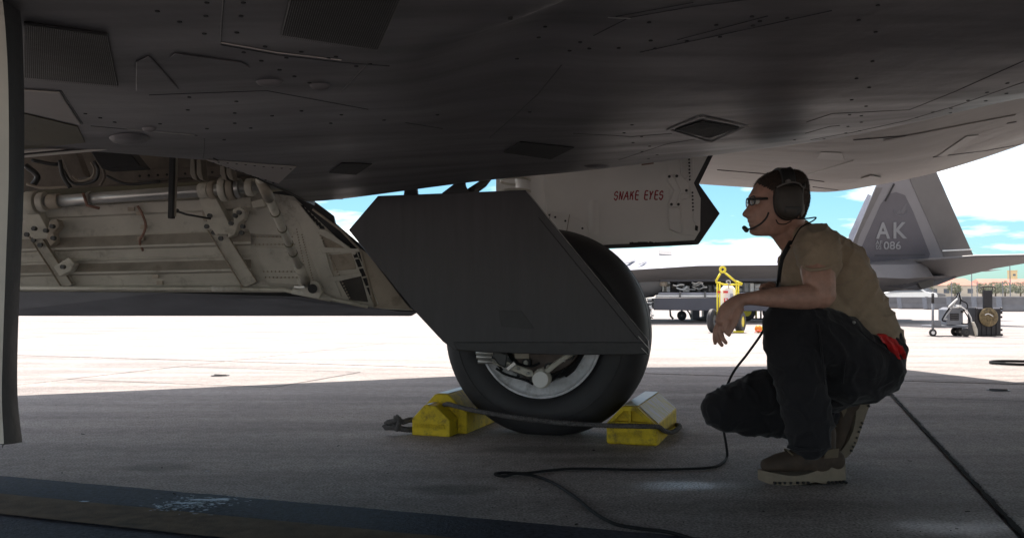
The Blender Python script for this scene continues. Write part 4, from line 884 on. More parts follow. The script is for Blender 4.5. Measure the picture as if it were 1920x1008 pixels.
# SNAKE EYES, brushed capitals, read off stroke by stroke
L = {'S': [[(.95, .78), (.7, 1.0), (.25, .8), (.2, .55), (.8, .5), (.8, .25), (.4, -.05), (.0, .22)]],
     'N': [[(.15, 0), (.35, 1)], [(.35, 1), (.62, 0)], [(.62, 0), (.95, 1)]],
     'A': [[(-.1, -.05), (.62, 1)], [(.62, 1), (.78, -.05)], [(.1, .38), (.85, .42)]],
     'K': [[(.05, 0), (.3, .98)], [(.2, .42), (.85, 1.02)], [(.38, .5), (.62, .5), (.6, -.03)]],
     'E': [[(.92, 1), (.35, 1), (.1, .2), (.25, .0), (.75, .0)], [(.3, .55), (.85, .55)]],
     'Y': [[(.2, 1), (.35, .45)], [(.85, 1), (.35, .45), (.15, -.02)]]}
lx = 1151.5
for ch, wdt in (('S', 8.2), ('N', 10.5), ('A', 10.5), ('K', 9.8), ('E', 9.0), (' ', 8.2), ('E', 9.4), ('Y', 9.6), ('E', 9.4), ('S', 8.2)):
    if ch != ' ':
        mb = MB()
        for st in L[ch]:
            P = catmull([WD(lx + u * wdt * .92, 374.6 - v * 15.6 - (lx - 1151) * .012, .0085) for u, v in st], 4) if len(st) > 2 else [WD(lx + u * wdt * .92, 374.6 - v * 15.6 - (lx - 1151) * .012, .0085) for u, v in st]
            mb.tube(P, [(.0034, .0012)] * len(P), 6, True, (0, 1, 0))
        mb.build('painted_letter', M['letter_red'], wdo)
    lx += wdt

# ------------------------------------------------------------------ chocks and rope
def chock(base, label, mirror, group='yellow wheel chocks'):
    t = thing('wheel_chock', label, 'chock', base, group)
    Wd = .222
    def sec(s, w, q0=0.0, lift=0.0):                          # house-shaped section
        return [base + V * (q0 + a * s) + U * w + Z * (h * (s if h else 1) + (lift if h else 0)) for a, h in ((0, 0), (0, .088), (.068, .162), (.135, .162), (Wd, .088), (Wd, 0))]
    def sec(s, w, q0=0.0):
        P = [(0, 0), (0, .088), (.072, .165), (.135, .165), (Wd, .088), (Wd, 0)]
        return [base + V * (q0 + a * s) + U * w + Z * (h * s) for a, h in P]
    if not mirror:
        mb = MB(); mb.hull2(sec(.88, 0, 0), sec(.88, .11, 0)); mb.build('end_block', M['chock'], t, bevel=.006)
        MB().hull2(sec(1.12, .113, -.012), sec(1.12, .60, -.012)).build('body', M['chock'], t, bevel=.006)
        MB().prism([p + Z * .0012 for p in (sec(1.12, .125, -.012)[2] + V * .012, sec(1.12, .125, -.012)[3] - V * .008, sec(1.12, .59, -.012)[3] - V * .008, sec(1.12, .59, -.012)[2] + V * .012)], Z * .003).build('top_glare', M['chock_glare'], t, bevel=.001)  # pale plate added as painted glare on the top
        MB().prism([p + Z * .001 for p in (sec(.88, .01)[2] + V * .008, sec(.88, .01)[3] - V * .03, sec(.88, .1)[3] - V * .03, sec(.88, .1)[2] + V * .008)], Z * .002).build('top_glare', M['chock_glare'], t)
        text_mesh('M-82053-1-2/A', .030, base - U * .0035 + V * .012 + Z * .036, V, Z, M['chock'], 'embossed_letters', t, .002, .0008, 0, .86)
    else:
        # the open end shows two triangular pockets
        P = sec(1.03, .03); F_ = sec(1.03, 0)
        MB().hull2(sec(1.03, .03), sec(1.03, .62)).build('body', M['chock'], t, bevel=.005)
        b0 = lambda a, h, w=0.0: base + V * a + U * w + Z * h
        MB().prism([b0(0, 0), b0(.228, 0), b0(.228, .090), b0(0, .090)], U * .03).build('end_plate', M['chock'], t, bevel=.012, seg=3)
        fr_ = MB()
        for A in ([(0.0, .090), (.030, .098), (.080, .150), (.074, .170)], [(.074, .170), (.080, .150), (.132, .150), (.140, .170)], [(.140, .170), (.132, .150), (.196, .098), (.228, .090)], [(.000, .0905), (.228, .0905), (.205, .102), (.020, .102)], [(.101, .100), (.113, .100), (.113, .152), (.101, .152)]):
            fr_.prism([b0(a, h) for a, h in A], U * .029)
        fr_.build('pocket_frame', M['chock'], t, bevel=.002)
        # worn slope
        S0, S1 = sec(1.03, .036), sec(1.03, .60)
        n = (S1[3] - S0[3]).cross(S0[4] - S0[3]).normalized(); n = n if n.z > 0 else -n
        MB().prism([S0[3].lerp(S0[4], .04) + n * .001, S0[3].lerp(S0[4], .96) + n * .001, S1[3].lerp(S1[4], .96) + n * .001, S1[3].lerp(S1[4], .04) + n * .001], n * .003).build('worn_pad', M['chock_worn'], t)
        MB().prism([S0[2] + Z * .001, S0[3] + Z * .001, S1[3] + Z * .001, S1[2] + Z * .001], Z * .003).build('top_glare', M['chock_glare'], t)
        text_mesh('CEWVV2W', .026, base - U * .003 + V * .045 + Z * .038, V, Z, M['chock'], 'embossed_letters', t, .002, .0006, 0, .9)
    return t
cb1 = gp(772, 815); chock(cb1, 'yellow wheel chock left of the tyre with number embossed on its end', False)
cb2 = gp(1136.5, 831.5); chock(cb2, 'yellow wheel chock right of the tyre with scratched slope and open pockets', True)
def rope(name, pts, r, label, cat='rope'):
    P = catmull(pts, 14); mb = MB()
    Lc = 0; acc = [0]
    for a, b in zip(P, P[1:]): Lc += (b - a).length; acc.append(Lc)
    n = int(Lc / .006); Q = []
    j = 0
    for i in range(n + 1):
        s = Lc * i / n
        while j < len(acc) - 2 and acc[j + 1] < s: j += 1
        Q.append(P[j].lerp(P[j + 1], (s - acc[j]) / max(1e-9, acc[j + 1] - acc[j])))
    for k in range(3):                                        # three twisted strands
        S = []
        for i, p in enumerate(Q):
            t = (Q[min(i + 1, n)] - Q[max(i - 1, 0)]).normalized(); e1 = t.orthogonal() if abs(t.z) > .95 else t.cross(Z).normalized(); e2 = t.cross(e1)
            w = i * .006 / .035 * 2 * math.pi + k * 2.094
            S.append(p + (e1 * math.cos(w) + e2 * math.sin(w)) * r * .5)
        mb.tube(S, r * .62, 7)
    return tag(mb.build(name, M['rope'], smooth=True), label, cat)
A_ = lambda x, y, d: at(x, y, d)
rope('chock_rope', [A_(826, 763, 4.14), A_(838, 757, 4.10), A_(856, 761, 4.02), A_(890, 769, 3.95), (A_(960, 781, 3.86)), A_(1050, 792, 3.78), A_(1137, 797, 3.745), A_(1180, 798, 3.735), A_(1222, 799, 3.73), A_(1236, 800, 3.76), A_(1244, 806, 3.86), A_(1257, 810, 3.95), A_(1270, 804, 4.05), A_(1274, 797, 4.2), A_(1262, 795, 4.40)], .0105, 'dark braided rope tying the two yellow chocks together across the tyre')
kn = cb1 + V * -.06
rope('knotted_rope', [cb1 + V * .0 + U * .10 + Z * .055, cb1 + V * -.03 + U * .04 + Z * .065, cb1 + V * -.055 + U * .01 + Z * .058, cb1 + V * -.078 + U * -.006 + Z * .082, cb1 + V * -.088 + U * .012 + Z * .045, cb1 + V * -.072 + U * -.012 + Z * .026, cb1 + V * -.064 + U * .0 + Z * .07, cb1 + V * -.09 + U * -.004 + Z * .062, cb1 + V * -.118 + U * .0 + Z * .056, cb1 + V * -.134 + U * .004 + Z * .05, cb1 + V * -.14 + U * .0 + Z * .03, cb1 + V * -.112 + U * -.008 + Z * .032, cb1 + V * -.08 + U * 0 + Z * .03, cb1 + V * -.03 + U * .03 + Z * .02, cb1 + V * .0 + U * .10 + Z * .02], .013, 'short knotted rope end lying left of the left chock')

# headset cable trailing over the concrete
cp = [at(1480, 462, 3.0), at(1466, 490, 2.99), at(1458, 530, 3.02), at(1452, 560, 3.28), at(1438, 602, 3.5), at(1428, 625, 3.55), at(1402, 662, 3.6), at(1372, 703, 3.64), at(1352, 760, 3.62), at(1357, 806, 3.5), at(1362, 836, 3.45), gp(1363, 856, .012), gp(1353, 868, .006), gp(1330, 876, .006), gp(1260, 879, .006), gp(1180, 879.5, .006), gp(1085, 877.5, .006), gp(1030, 881, .006), gp(985, 886, .008), gp(945, 885, .012), gp(928, 888, .012), gp(945, 891.5, .010), gp(970, 887, .016), gp(1005, 892, .006), gp(1040, 906, .006), gp(1080, 932, .006), gp(1110, 957, .006), gp(1150, 980, .006), gp(1200, 990, .006), gp(1250, 996, .006), gp(1300, 1010, .006), gp(1380, 1040, .006)]
tag(MB().tube(catmull(cp, 8), .0052, 8).build('headset_cable', M['cable'], smooth=True), 'thin black cable running from the crouching man across the concrete', 'cable')

# coil of hose far right
c = gp(1915, 683)
mb = MB(); P = []
for k in range(150):
    a = k / 30 * 2 * math.pi; P.append(c + Vector((math.cos(a) * (.27 + .006 * math.sin(a * .7)), math.sin(a) * (.24), .009 + .003 * (k / 30))))
P += [c + Vector((.2, .05, .03)), c + Vector((.4, .1, .25)), c + Vector((.8, .3, .6))]
tag(mb.tube(P, .0075, 7).build('cable_coil', M['cable'], smooth=True), 'coiled black cable on sunlit concrete at the right edge', 'cable coil')

# ------------------------------------------------------------------ the crouching man
man = thing('person', 'man in tan t-shirt and dark trousers crouching beside the wheel, wearing a headset', 'person', gp(1500, 900))
def disp(a, f, a2=0, f2=30, st=(1, 1, 1), sd_=0):
    def g(co):
        p = Vector((co.x * st[0] * f, co.y * st[1] * f, co.z * st[2] * f + sd_))
        v = a * noise.noise(p)
        if a2: v += a2 * (1 - abs(noise.noise(Vector((co.x * f2 * st[0], co.y * f2 * st[1], co.z * f2 * st[2] + 5)))) * 3)
        return v
    return g
# head
HD = 3.17
head_rows = [  # py, front without nose, back, half width, profile with nose and lips
    (322.5, 1464, 1486, .018, 0), (324, 1452, 1494, .040, 0), (327, 1441, 1500, .054, 0), (332, 1431, 1504.5, .066, 0), (338, 1424, 1507.5, .072, 0), (345, 1418, 1509.5, .075, 0), (354, 1411.5, 1511.5, .077, 0), (362, 1407.5, 1512.5, .078, 0), (368, 1405.5, 1513, .078, 1404.8),
    (372, 1405.5, 1513, .077, 1404.6), (376, 1407.5, 1513, .076, 1405), (380, 1409, 1512.6, .075, 1404.6), (385, 1409, 1512, .074, 1402.5), (390, 1408, 1511, .073, 1399.2), (394, 1407.5, 1510, .072, 1396), (398, 1407, 1509, .071, 1393), (401.5, 1406.5, 1508, .070, 1391.2), (404.5, 1406, 1507, .068, 1392.5), (407, 1406, 1506, .066, 1397),
    (409, 1405.5, 1504, .065, 1401.5), (412, 1405.5, 1502, .063, 1402.6), (415, 1406, 1499, .061, 1401.4), (417.5, 1408, 1497, .059, 1403.8), (419.5, 1408, 1495, .058, 1404.8), (422, 1407.5, 1492, .056, 1403.6), (425, 1409, 1489, .053, 1406.2), (429, 1407.5, 1485, .049, 1406.4), (433, 1406, 1481, .045, 1404.8), (437, 1407, 1478, .040, 1406.4), (440, 1410.5, 1474, .034, 0), (442, 1418, 1468, .024, 0)]
def head_ring(row, n=72, grow=0.0):
    py, f, b, w, pr = row
    a = at(f, py, HD); c = at(b, py, HD); mid = (a + c) / 2; L_ = (c.x - a.x) / 2 + grow; out = []
    for k in range(n):
        th = 2 * math.pi * k / n; cx = math.cos(th); sy = math.sin(th)
        e = .86
        x = -L_ * math.copysign(abs(cx) ** e, cx); y = (w + grow) * math.copysign(abs(sy) ** (e if cx < 0 else 1.0), sy)
        if cx > 0:
            sg = .0125 if 388 < py < 408 else (.012 if py < 388 else .022)
            if 388 <= py < 408: sg = .010 + .008 * smooth((py - 388) / 14)
            if pr: x += (at(pr, py, HD).x - a.x) * math.exp(-(y / sg) ** 2)
            for s_ in (-1, 1): x += .009 * math.exp(-((y - s_ * .032) / .014) ** 2 - ((py - 378) / 6.5) ** 2)   # eye sockets
            for s_ in (-1, 1): x -= .004 * math.exp(-((y - s_ * .040) / .018) ** 2 - ((py - 395) / 8) ** 2)     # cheekbones
            x -= .0035 * math.exp(-((py - 368) / 3) ** 2 - (y / .05) ** 2)                                       # brow
        out.append(mid + Vector((x, y, 0)))
    return out
hv = [head_ring(r) for r in head_rows]
hm = MB(); n = 72
hm.add([p for r_ in hv for p in r_], [(i * n + k, i * n + (k + 1) % n, (i + 1) * n + (k + 1) % n, (i + 1) * n + k) for i in range(len(hv) - 1) for k in range(n)] + [tuple(range(n)), tuple(reversed(range((len(hv) - 1) * n, len(hv) * n)))])
# neck, trapezius
hm.limb([at(1478, 405, 3.18), at(1482, 430, 3.19), at(1494, 452, 3.20), at(1508, 480, 3.21)], [(.056, .060), (.058, .062), (.064, .068), (.072, .11)], 3, 18)
hm.limb([at(1440, 428, HD), at(1462, 436, 3.18), at(1480, 452, 3.19)], [(.018, .03), (.034, .045), (.045, .05)], 3)
hm.limb([at(1505, 470, 3.20), at(1520, 520, 3.22)], [(.07, .12), (.08, .12)], 3)
# near arm: shoulder, elbow, wrist
SH = at(1531, 474, 3.03); EL = at(1540, 556, 2.965); WR = at(1392, 561, 2.93)
hm.limb([at(1528, 462, 3.07), at(1533, 492, 3.01), at(1535, 520, 2.975), at(1540, 548, 2.955), at(1541, 557, 2.955)], [(.060, .058), (.062, .060), (.058, .056), (.049, .045), (.040, .040)], 4)
hm.limb([at(1546, 552, 2.958), at(1515, 556, 2.95), at(1480, 557, 2.94), at(1440, 558, 2.935), at(1408, 559, 2.93), at(1388, 562, 2.93)], [(.040, .038), (.044, .042), (.040, .038), (.032, .030), (.0235, .026), (.022, .029)], 4)
# far arm, mostly hidden
hm.limb([at(1510, 470, 3.38), at(1492, 520, 3.42), at(1496, 560, 3.42)], [(.055, .05), (.045, .045), (.036, .036)], 3)
hm.limb([at(1496, 560, 3.42), at(1462, 552, 3.30), at(1446, 540, 3.22)], [(.036, .036), (.032, .032), (.024, .028)], 3)
hm.limb([at(1448, 541, 3.22), at(1438, 537, 3.19)], [(.020, .036), (.012, .03)], 3)
for k in range(4): hm.limb([at(1442, 538 + k * .8, 3.16 + k * .019), at(1432, 535 + k * .8, 3.15 + k * .02), at(1426, 540 + k, 3.15 + k * .02)], [(.008, .008), (.0075, .0075), (.0065, .0065)], 2, 8)
# near hand: back of hand, knuckles, five fingers
hm.limb([at(1390, 561, 2.93), at(1377, 570, 2.93), at(1364, 584, 2.93), at(1354, 600, 2.93)], [(.022, .029), (.026, .037), (.030, .041), (.022, .040)], 5, 20)
hm.limb([at(1384, 580, 2.925), at(1372, 592, 2.92)], [(.018, .03), (.016, .03)], 3)
fingers = [([(1350, 600), (1342, 619), (1340.5, 633), (1341, 643)], 2.966, .0085),
           ([(1353, 602), (1346, 624), (1348, 638), (1353.5, 646.5)], 2.943, .0090),
           ([(1357, 603), (1352, 622), (1355, 634), (1361, 642)], 2.920, .0090),
           ([(1364, 603), (1358, 614), (1362, 622), (1367, 627.5)], 2.898, .0082)]
for pts, d, r_ in fingers:
    hm.limb([at(x, y, d) for x, y in pts], [(r_ * 1.16, r_ * 1.12), (r_ * 1.06, r_ * 1.04), (r_ * .95, r_ * .95), (r_ * .80, r_ * .8)], 4, 12)
    kx, ky = pts[1]; hm.ell(at(kx, ky, d), (r_ * 1.12,) * 3)
hm.limb([at(1384, 578, 2.905), at(1380, 594, 2.892), at(1375.5, 607, 2.886), at(1369.5, 618, 2.884), at(1366, 626, 2.884)], [(.016, .015), (.0135, .0125), (.0115, .011), (.0105, .010), (.0080, .008)], 4, 12)
hm.limb([at(1384, 568, 2.93), at(1380, 590, 2.915)], [(.02, .03), (.016, .022)], 3)
body = blob(hm, 'body', M['skin'], man, .0034, 2, disp(.0008, 30))
# hair cap
def hair_front(py): return interp([(322, 1447), (327, 1435), (334, 1425), (341, 1420), (345, 1420), (350, 1424), (356, 1433), (364, 1440), (380, 1444), (400, 1486), (412, 1494), (418, 1500)], py)
cap = MB(); ids = {}
rr_ = []
for r0_, r1_ in zip(head_rows, head_rows[1:]):
    if r0_[0] > 409: break
    for k in range(3): rr_.append(tuple(lerp(r0_[q], r1_[q], k / 3) for q in range(4)) + (lerp(r0_[4] or r0_[1], r1_[4] or r1_[1], k / 3),))
def grow_at(py): return .0055 if py < 360 else .0045 * (1 - smooth((py - 372) / 40)) + .0012
gv = [head_ring(r_, 144, grow_at(r_[0])) for r_ in rr_]
gv = [[p + Z * (.004 * (1 - i / 9) if i < 9 else 0) for p in ring] for i, ring in enumerate(gv)]
vs = [p for r_ in gv for p in r_]; fs = [tuple(range(144))]
for i in range(len(gv) - 1):
    for k in range(144):
        q = [i * 144 + k, i * 144 + (k + 1) % 144, (i + 1) * 144 + (k + 1) % 144, (i + 1) * 144 + k]
        cpx = sum((vs[j].x / vs[j].y * F + 960) for j in q) / 4
        xx = sum(vs[j].x for j in q) / 4; pxl = xx / HD * F + 960
        if pxl > hair_front(rr_[i][0]) : fs.append(tuple(q))
cap.add(vs, fs)
top_f = [f for f in fs if min(f) < 20 * 144]; side_f = [f for f in fs if min(f) >= 20 * 144]
for nm_, ff_, mt_ in (('hair', top_f, 'hair'), ('side_hair', side_f, 'hair_side')):
    cc = MB(); use = sorted({j for f in ff_ for j in f}); ix = {j: i for i, j in enumerate(use)}
    cc.add([vs[j] for j in use], [tuple(ix[j] for j in f) for f in ff_])
    hair = cc.build(nm_, M[mt_], man, smooth=True)
    sm_ = hair.modifiers.new('w', 'SOLIDIFY'); sm_.thickness = .003; sm_.offset = -1
# short stubbly hairs, one part
hs = MB()
for i in range(len(gv) - 1):
    for k in range(144):
        for m_ in range(2):
            a = gv[i][k].lerp(gv[i][(k + 1) % 144], rnd.random()).lerp(gv[i + 1][k].lerp(gv[i + 1][(k + 1) % 144], .5), rnd.random())
            pxl = a.x / HD * F + 960
            if pxl < hair_front(rr_[i][0]) + rnd.uniform(-1, 3): continue
            c_ = at(1462, 372, HD); nrm = (a - c_).normalized(); l_ = .0055 if rr_[i][0] < 352 else .0028
            tip = a + nrm * l_ + Vector((rnd.uniform(-1, 1), rnd.uniform(-1, 1), rnd.uniform(-1, 1))) * .002; s_ = Vector((rnd.uniform(-1, 1), rnd.uniform(-1, 1), rnd.uniform(-1, 1))) * .0011
            hs.add([a - s_, a + s_, tip], [(0, 1, 2)])
hs.build('stubble', M['hair'], man, kind='stuff', fix=False)
for s_ in (-1, 1):
    MB().ell(at(1414, 379, HD) + Vector((.002, s_ * .032, 0)), (.0118, .0118, .0118)).build('eye', M['eye'], man, smooth=True)
    MB().ell(at(1411.5, 379, HD) + Vector((-.0045, s_ * .032, 0)), (.005, .006, .006)).build('iris', M['lens'], man, smooth=True)
# shirt
st = MB()
st.limb([at(1508, 442, 3.20), at(1520, 458, 3.20), at(1545, 500, 3.21), at(1575, 550, 3.22), at(1606, 600, 3.22), at(1632, 632, 3.22)], [(.052, .085), (.092, .150), (.146, .185), (.134, .178), (.120, .175), (.105, .175)], 5, 26)
st.limb([at(1492, 470, 3.20), at(1505, 510, 3.20), at(1540, 570, 3.20), at(1580, 620, 3.20)], [(.045, .12), (.085, .15), (.085, .15), (.08, .15)], 4, 22)
st.limb([at(1492, 438, 3.195), at(1502, 448, 3.20), at(1514, 462, 3.21)], [(.066, .070), (.078, .10), (.09, .15)], 4, 22)
st.limb([at(1528, 455, 3.10), at(1534, 470, 3.03), at(1536, 494, 3.00), at(1536, 503, 2.995)], [(.076, .075), (.080, .082), (.074, .074), (.070, .072)], 4, 22)
st.limb([at(1515, 455, 3.32), at(1510, 470, 3.38), at(1505, 500, 3.41)], [(.06, .06), (.065, .07), (.06, .06)], 4)
def shirt_disp(co):
    v = .004 * noise.noise(co * 6)
    q = Vector((co.x * 5 + co.z * 3, co.y * 4, (co.z - co.x * .6) * 11))
    v += .007 * (abs(noise.noise(q)) ** .8 - .25)
    for f_, a_, s_ in ((1.2, .008, 2), (2.3, .006, 5)):
        q2 = Vector((co.x * 3 + co.z * 3 + s_, co.y * 2, co.z * 6 - co.x * 4)) * f_
        v += a_ * max(0, 1 - 5 * abs(noise.noise(q2))) - a_ * .2
    v += .004 * noise.noise(Vector((co.x * 24, co.y * 12, co.z * 20)))
    return v
blob(st, 'shirt', M['shirt'], man, .006, 6, shirt_disp, 'tan short-sleeved t-shirt')
cu_ = MB()
cp_ = [at(1506, 500, 2.955), at(1520, 506, 2.93), at(1548, 503, 2.925), at(1568, 496, 2.95), at(1572, 490, 3.0)]
cu_.tube(catmull(cp_, 6), [(.004, .006)] * 25, 8); cu_.build('sleeve_hem', M['shirt'], man, smooth=True)
# trousers
tr = MB()
tr.limb([at(1634, 640, 3.22), at(1636, 672, 3.22), at(1630, 698, 3.22)], [(.098, .180), (.100, .19), (.092, .185)], 4, 24)
tr.limb([at(1630, 688, 3.13), at(1600, 672, 3.08), at(1560, 640, 3.04), at(1510, 612, 3.02), at(1478, 604, 3.02)], [(.108, .10), (.115, .10), (.105, .098), (.092, .090), (.083, .082)], 5, 22)          # near thigh
tr.limb([at(1622, 706, 3.15), at(1585, 712, 3.12), at(1555, 700, 3.1)], [(.092, .11), (.085, .10), (.07, .08)], 4, 20)
tr.limb([at(1474, 606, 3.02), at(1484, 650, 3.02), at(1500, 710, 3.02), at(1512, 770, 3.02), at(1518, 824, 3.02)], [(.083, .080), (.090, .082), (.089, .082), (.086, .080), (.076, .072)], 5, 22)                   # near shin
tr.limb([at(1612, 698, 3.32), at(1540, 722, 3.35), at(1450, 738, 3.38), at(1385, 752, 3.40), at(1352, 762, 3.40)], [(.105, .10), (.110, .10), (.102, .095), (.085, .085), (.072, .080)], 5, 22)                   # far thigh
tr.limb([at(1350, 768, 3.40), at(1400, 775, 3.40), at(1470, 782, 3.42), at(1545, 776, 3.45)], [(.075, .078), (.082, .082), (.080, .080), (.065, .068)], 5, 22)                                          # far shin
def tr_disp(co):
    v = .005 * noise.noise(co * 7)
    q = Vector((co.x * 7 - co.z * 4, co.y * 5, co.z * 12 + co.x * 5))
    v += .005 * (abs(noise.noise(q)) ** .9 - .22)
    for f_, a_, s_ in ((1.5, .0085, 0), (2.8, .006, 9)):
        q2 = Vector((co.x * 5 + co.z * 4 + s_, co.y * 2.5, co.z * 3.2 - co.x * 3)) * f_
        v += a_ * max(0, 1 - 4.5 * abs(noise.noise(q2))) - a_ * .25
    return v
blob(tr, 'trousers', M['trousers'], man, .006, 6, tr_disp, 'baggy black work trousers')
hemp = MB()
hemp.tube(catmull([at(1476, 836, 2.96), at(1500, 842, 2.945), at(1530, 842, 2.95), at(1556, 834, 2.99)], 5), [(.007, .006)] * 16, 8)
hemp.build('trouser_hem', M['trousers'], man, smooth=True)
# seams, pocket flap, belt stud
for pts in ([(1598, 606, 3.0), (1592, 640, 2.965), (1584, 680, 2.96), (1580, 718, 2.98)], [(1604, 610, 2.99), (1625, 632, 2.985), (1655, 650, 3.0), (1668, 660, 3.02)], [(1534, 606, 2.93), (1540, 650, 2.93), (1546, 720, 2.935)]):
    MB().tube(catmull([at(*p) for p in pts], 6), .0035, 6).build('trouser_seam', M['trousers'], man, smooth=True)
MB().ell(at(1601, 604, 2.985), (.006, .006, .006)).build('belt_stud', M['steel'], man, smooth=True)
# boots
def boot(name, T_, label):
    b = MB()
    def P(x, z, y=0): return T_(Vector((x, y, z)))
    ref = (T_(Vector((0, 1, 0))) - T_(Vector((0, 0, 0)))).normalized()
    b.limb([P(.035, .064), P(.075, .072), P(.13, .078), P(.19, .090), P(.245, .088), P(.272, .080)], [(.022, .038), (.032, .048), (.040, .046), (.050, .040), (.050, .038), (.040, .034)], 5, 22, ref)
    b.limb([P(.215, .08), P(.220, .13), P(.222, .18)], [(.062, .042), (.058, .045), (.058, .050)], 4, 20, ref)
    b.limb([P(.12, .085), P(.165, .115), P(.195, .15)], [(.024, .035), (.030, .038), (.03, .04)], 4, 20, ref)
    up = blob(b, 'boot', M['boot'], man, .004, 2, disp(.0012, 40), label)
    outl = []
    for t in range(28):
        a = 2 * math.pi * t / 28; x = .158 - .157 * math.cos(a); yy = math.sin(a) * (.046 if x < .12 else (.036 if x < .2 else .038)); 
        outl.append((x, yy * (1 if abs(math.sin(a)) > .3 else 1)))
    def zt(x): return interp([(0, .050), (.03, .046), (.12, .032), (.17, .040), (.23, .062), (.32, .066)], x)
    def zl(x): return interp([(0, .016), (.03, .004), (.10, 0), (.17, .004), (.19, .012), (.215, .006), (.32, .0)], x)
    sl = MB(); m_ = len(outl)
    ringA = [P(x, zl(x), y * .93) for x, y in outl]; ringB = [P(x, zl(x) + .012, y) for x, y in outl]; ringC = [P(x, zt(x), y) for x, y in outl]
    sl.add(ringA + ringB + ringC, [(k, (k + 1) % m_, m_ + (k + 1) % m_, m_ + k) for k in range(m_)] + [(m_ + k, m_ + (k + 1) % m_, 2 * m_ + (k + 1) % m_, 2 * m_ + k) for k in range(m_)] + [tuple(reversed(range(m_))), tuple(range(2 * m_, 3 * m_))])
    sl.build('boot_sole', M['sole'], up, auto=50)
    lug = MB()
    for x in (.045, .062, .079, .10, .125, .145, .162, .235, .250, .265, .28, .295): lug.hull2([P(x, .006, -.042), P(x + .008, .006, -.042), P(x + .008, .014, -.046), P(x, .014, -.046)], [P(x, .006, .04), P(x + .008, .006, .04), P(x + .008, .014, .045), P(x, .014, .045)])
    lug.build('tread_gap', M['mesh_dark'], up, kind='stuff')
    s_ = -1
    mb = MB(); mb.prism([P(.155, .098, -.044), P(.185, .096, -.046), P(.215, .112, -.050), P(.205, .138, -.051), P(.19, .140, -.050), P(.17, .112, -.046)], (ref * -.004)); mb.build('boot_side_panel', M['boot2'], up, bevel=.002)
    MB().prism([P(.215, .095, -.049), P(.27, .098, -.043), P(.275, .13, -.042), P(.225, .125, -.051)], ref * -.004).build('boot_side_panel', M['red_rust'] if False else M['boot2'], up, bevel=.002)
    for k in range(5):
        x, z_ = .115 + k * .016, .118 + k * .013
        MB().tube(catmull([P(x, z_ - .014, -.034), P(x - .012, z_, -.012), P(x - .012, z_, .014), P(x, z_ - .014, .034)], 4), .003, 6).build('boot_lace', M['boot2'], up, smooth=True)
    return up
g0 = gp(1412, 900)
fx = Vector((1, .03, 0)).normalized(); fy = fx.cross(Z) * -1
def T1(p): return Vector((g0.x, 3.03, 0)) + fx * p.x + fy * p.y + Z * (p.z + .001)
boot('boot', T1, 'brown suede boot flat on the concrete')
# far boot stands on its toes, heel up behind
tz = gp(1576, 866); a_ = R(68)
def T2(p):
    q = Vector((p.x * math.cos(a_) - (p.z) * math.sin(a_) * .9, p.y, p.x * math.sin(a_) + p.z * math.cos(a_)))
    bend = smooth((.09 - p.x) / .09)
    flat = Vector((p.x - .09 + .03, p.y, p.z)) 
    return Vector((1.335, 3.44, .0)) + q
boot('boot', T2, 'brown boot with its heel raised, sole showing')
# red rag hanging out of the back pocket
rg = []
for i in range(13):
    t = i / 12; row = []
    for j in range(9):
        u = j / 8
        x = lerp(lerp(1644, 1672, u), lerp(1685, 1698, u), t); y = lerp(lerp(626, 630, u), lerp(680, 668, u), t)
        p = at(x, y, 3.03 + .02 * t); p.y += .012 * math.sin(u * 9 + t * 3) - .02 * math.sin(math.pi * t); p += Vector((0, 0, .004 * math.sin(t * 20 + u * 4)))
        row.append(p)
    rg.append(row)
tag(MB().slab(rg, Vector((0, .004, 0))).build('red_rag', M['red_rag'], smooth=True), 'red rag hanging out of the back pocket of the crouching man', 'rag')
# glasses
gl = thing('glasses', 'dark-framed glasses worn by the crouching man', 'glasses', at(1404, 376, HD))
MB().tube([at(1404, 373.5, 3.105), at(1412, 373, 3.095), at(1440, 372.3, 3.088)], [(.0042, .0016)] * 3, 6, True, (0, 1, 0)).build('temple_arm', M['black_plastic'], gl, smooth=True)
MB().tube([at(1404, 373.5, 3.235), at(1412, 373, 3.245), at(1440, 372.3, 3.252)], [(.0042, .0016)] * 3, 6, True, (0, 1, 0)).build('temple_arm', M['black_plastic'], gl, smooth=True)
for s_ in (-1, 1):
    c_ = at(1403.2, 379, HD) + Vector((0.002, s_ * .033, .0))
    P = [c_ + Vector((.003 * math.sin(a) ** 2 + (0.006 * abs(math.cos(a)) if math.cos(a) * s_ > 0 else 0), .027 * math.copysign(abs(math.cos(a)) ** .7, math.cos(a)), .0165 * math.copysign(abs(math.sin(a)) ** .7, math.sin(a)) + .002)) for a in [2 * math.pi * k / 28 for k in range(29)]]
    MB().tube(P, .0020, 6, False).build('lens_rim', M['black_plastic'], gl, smooth=True)
    MB().prism([p.copy() for p in P[:-1]], Vector((.001, 0, 0))).build('lens', M['lens_clear'], gl)
MB().tube([at(1401.5, 374, HD) + Vector((0, -.008, 0)), at(1400.5, 373, HD), at(1401.5, 374, HD) + Vector((0, .008, 0))], .002, 6).build('bridge', M['black_plastic'], gl, smooth=True)
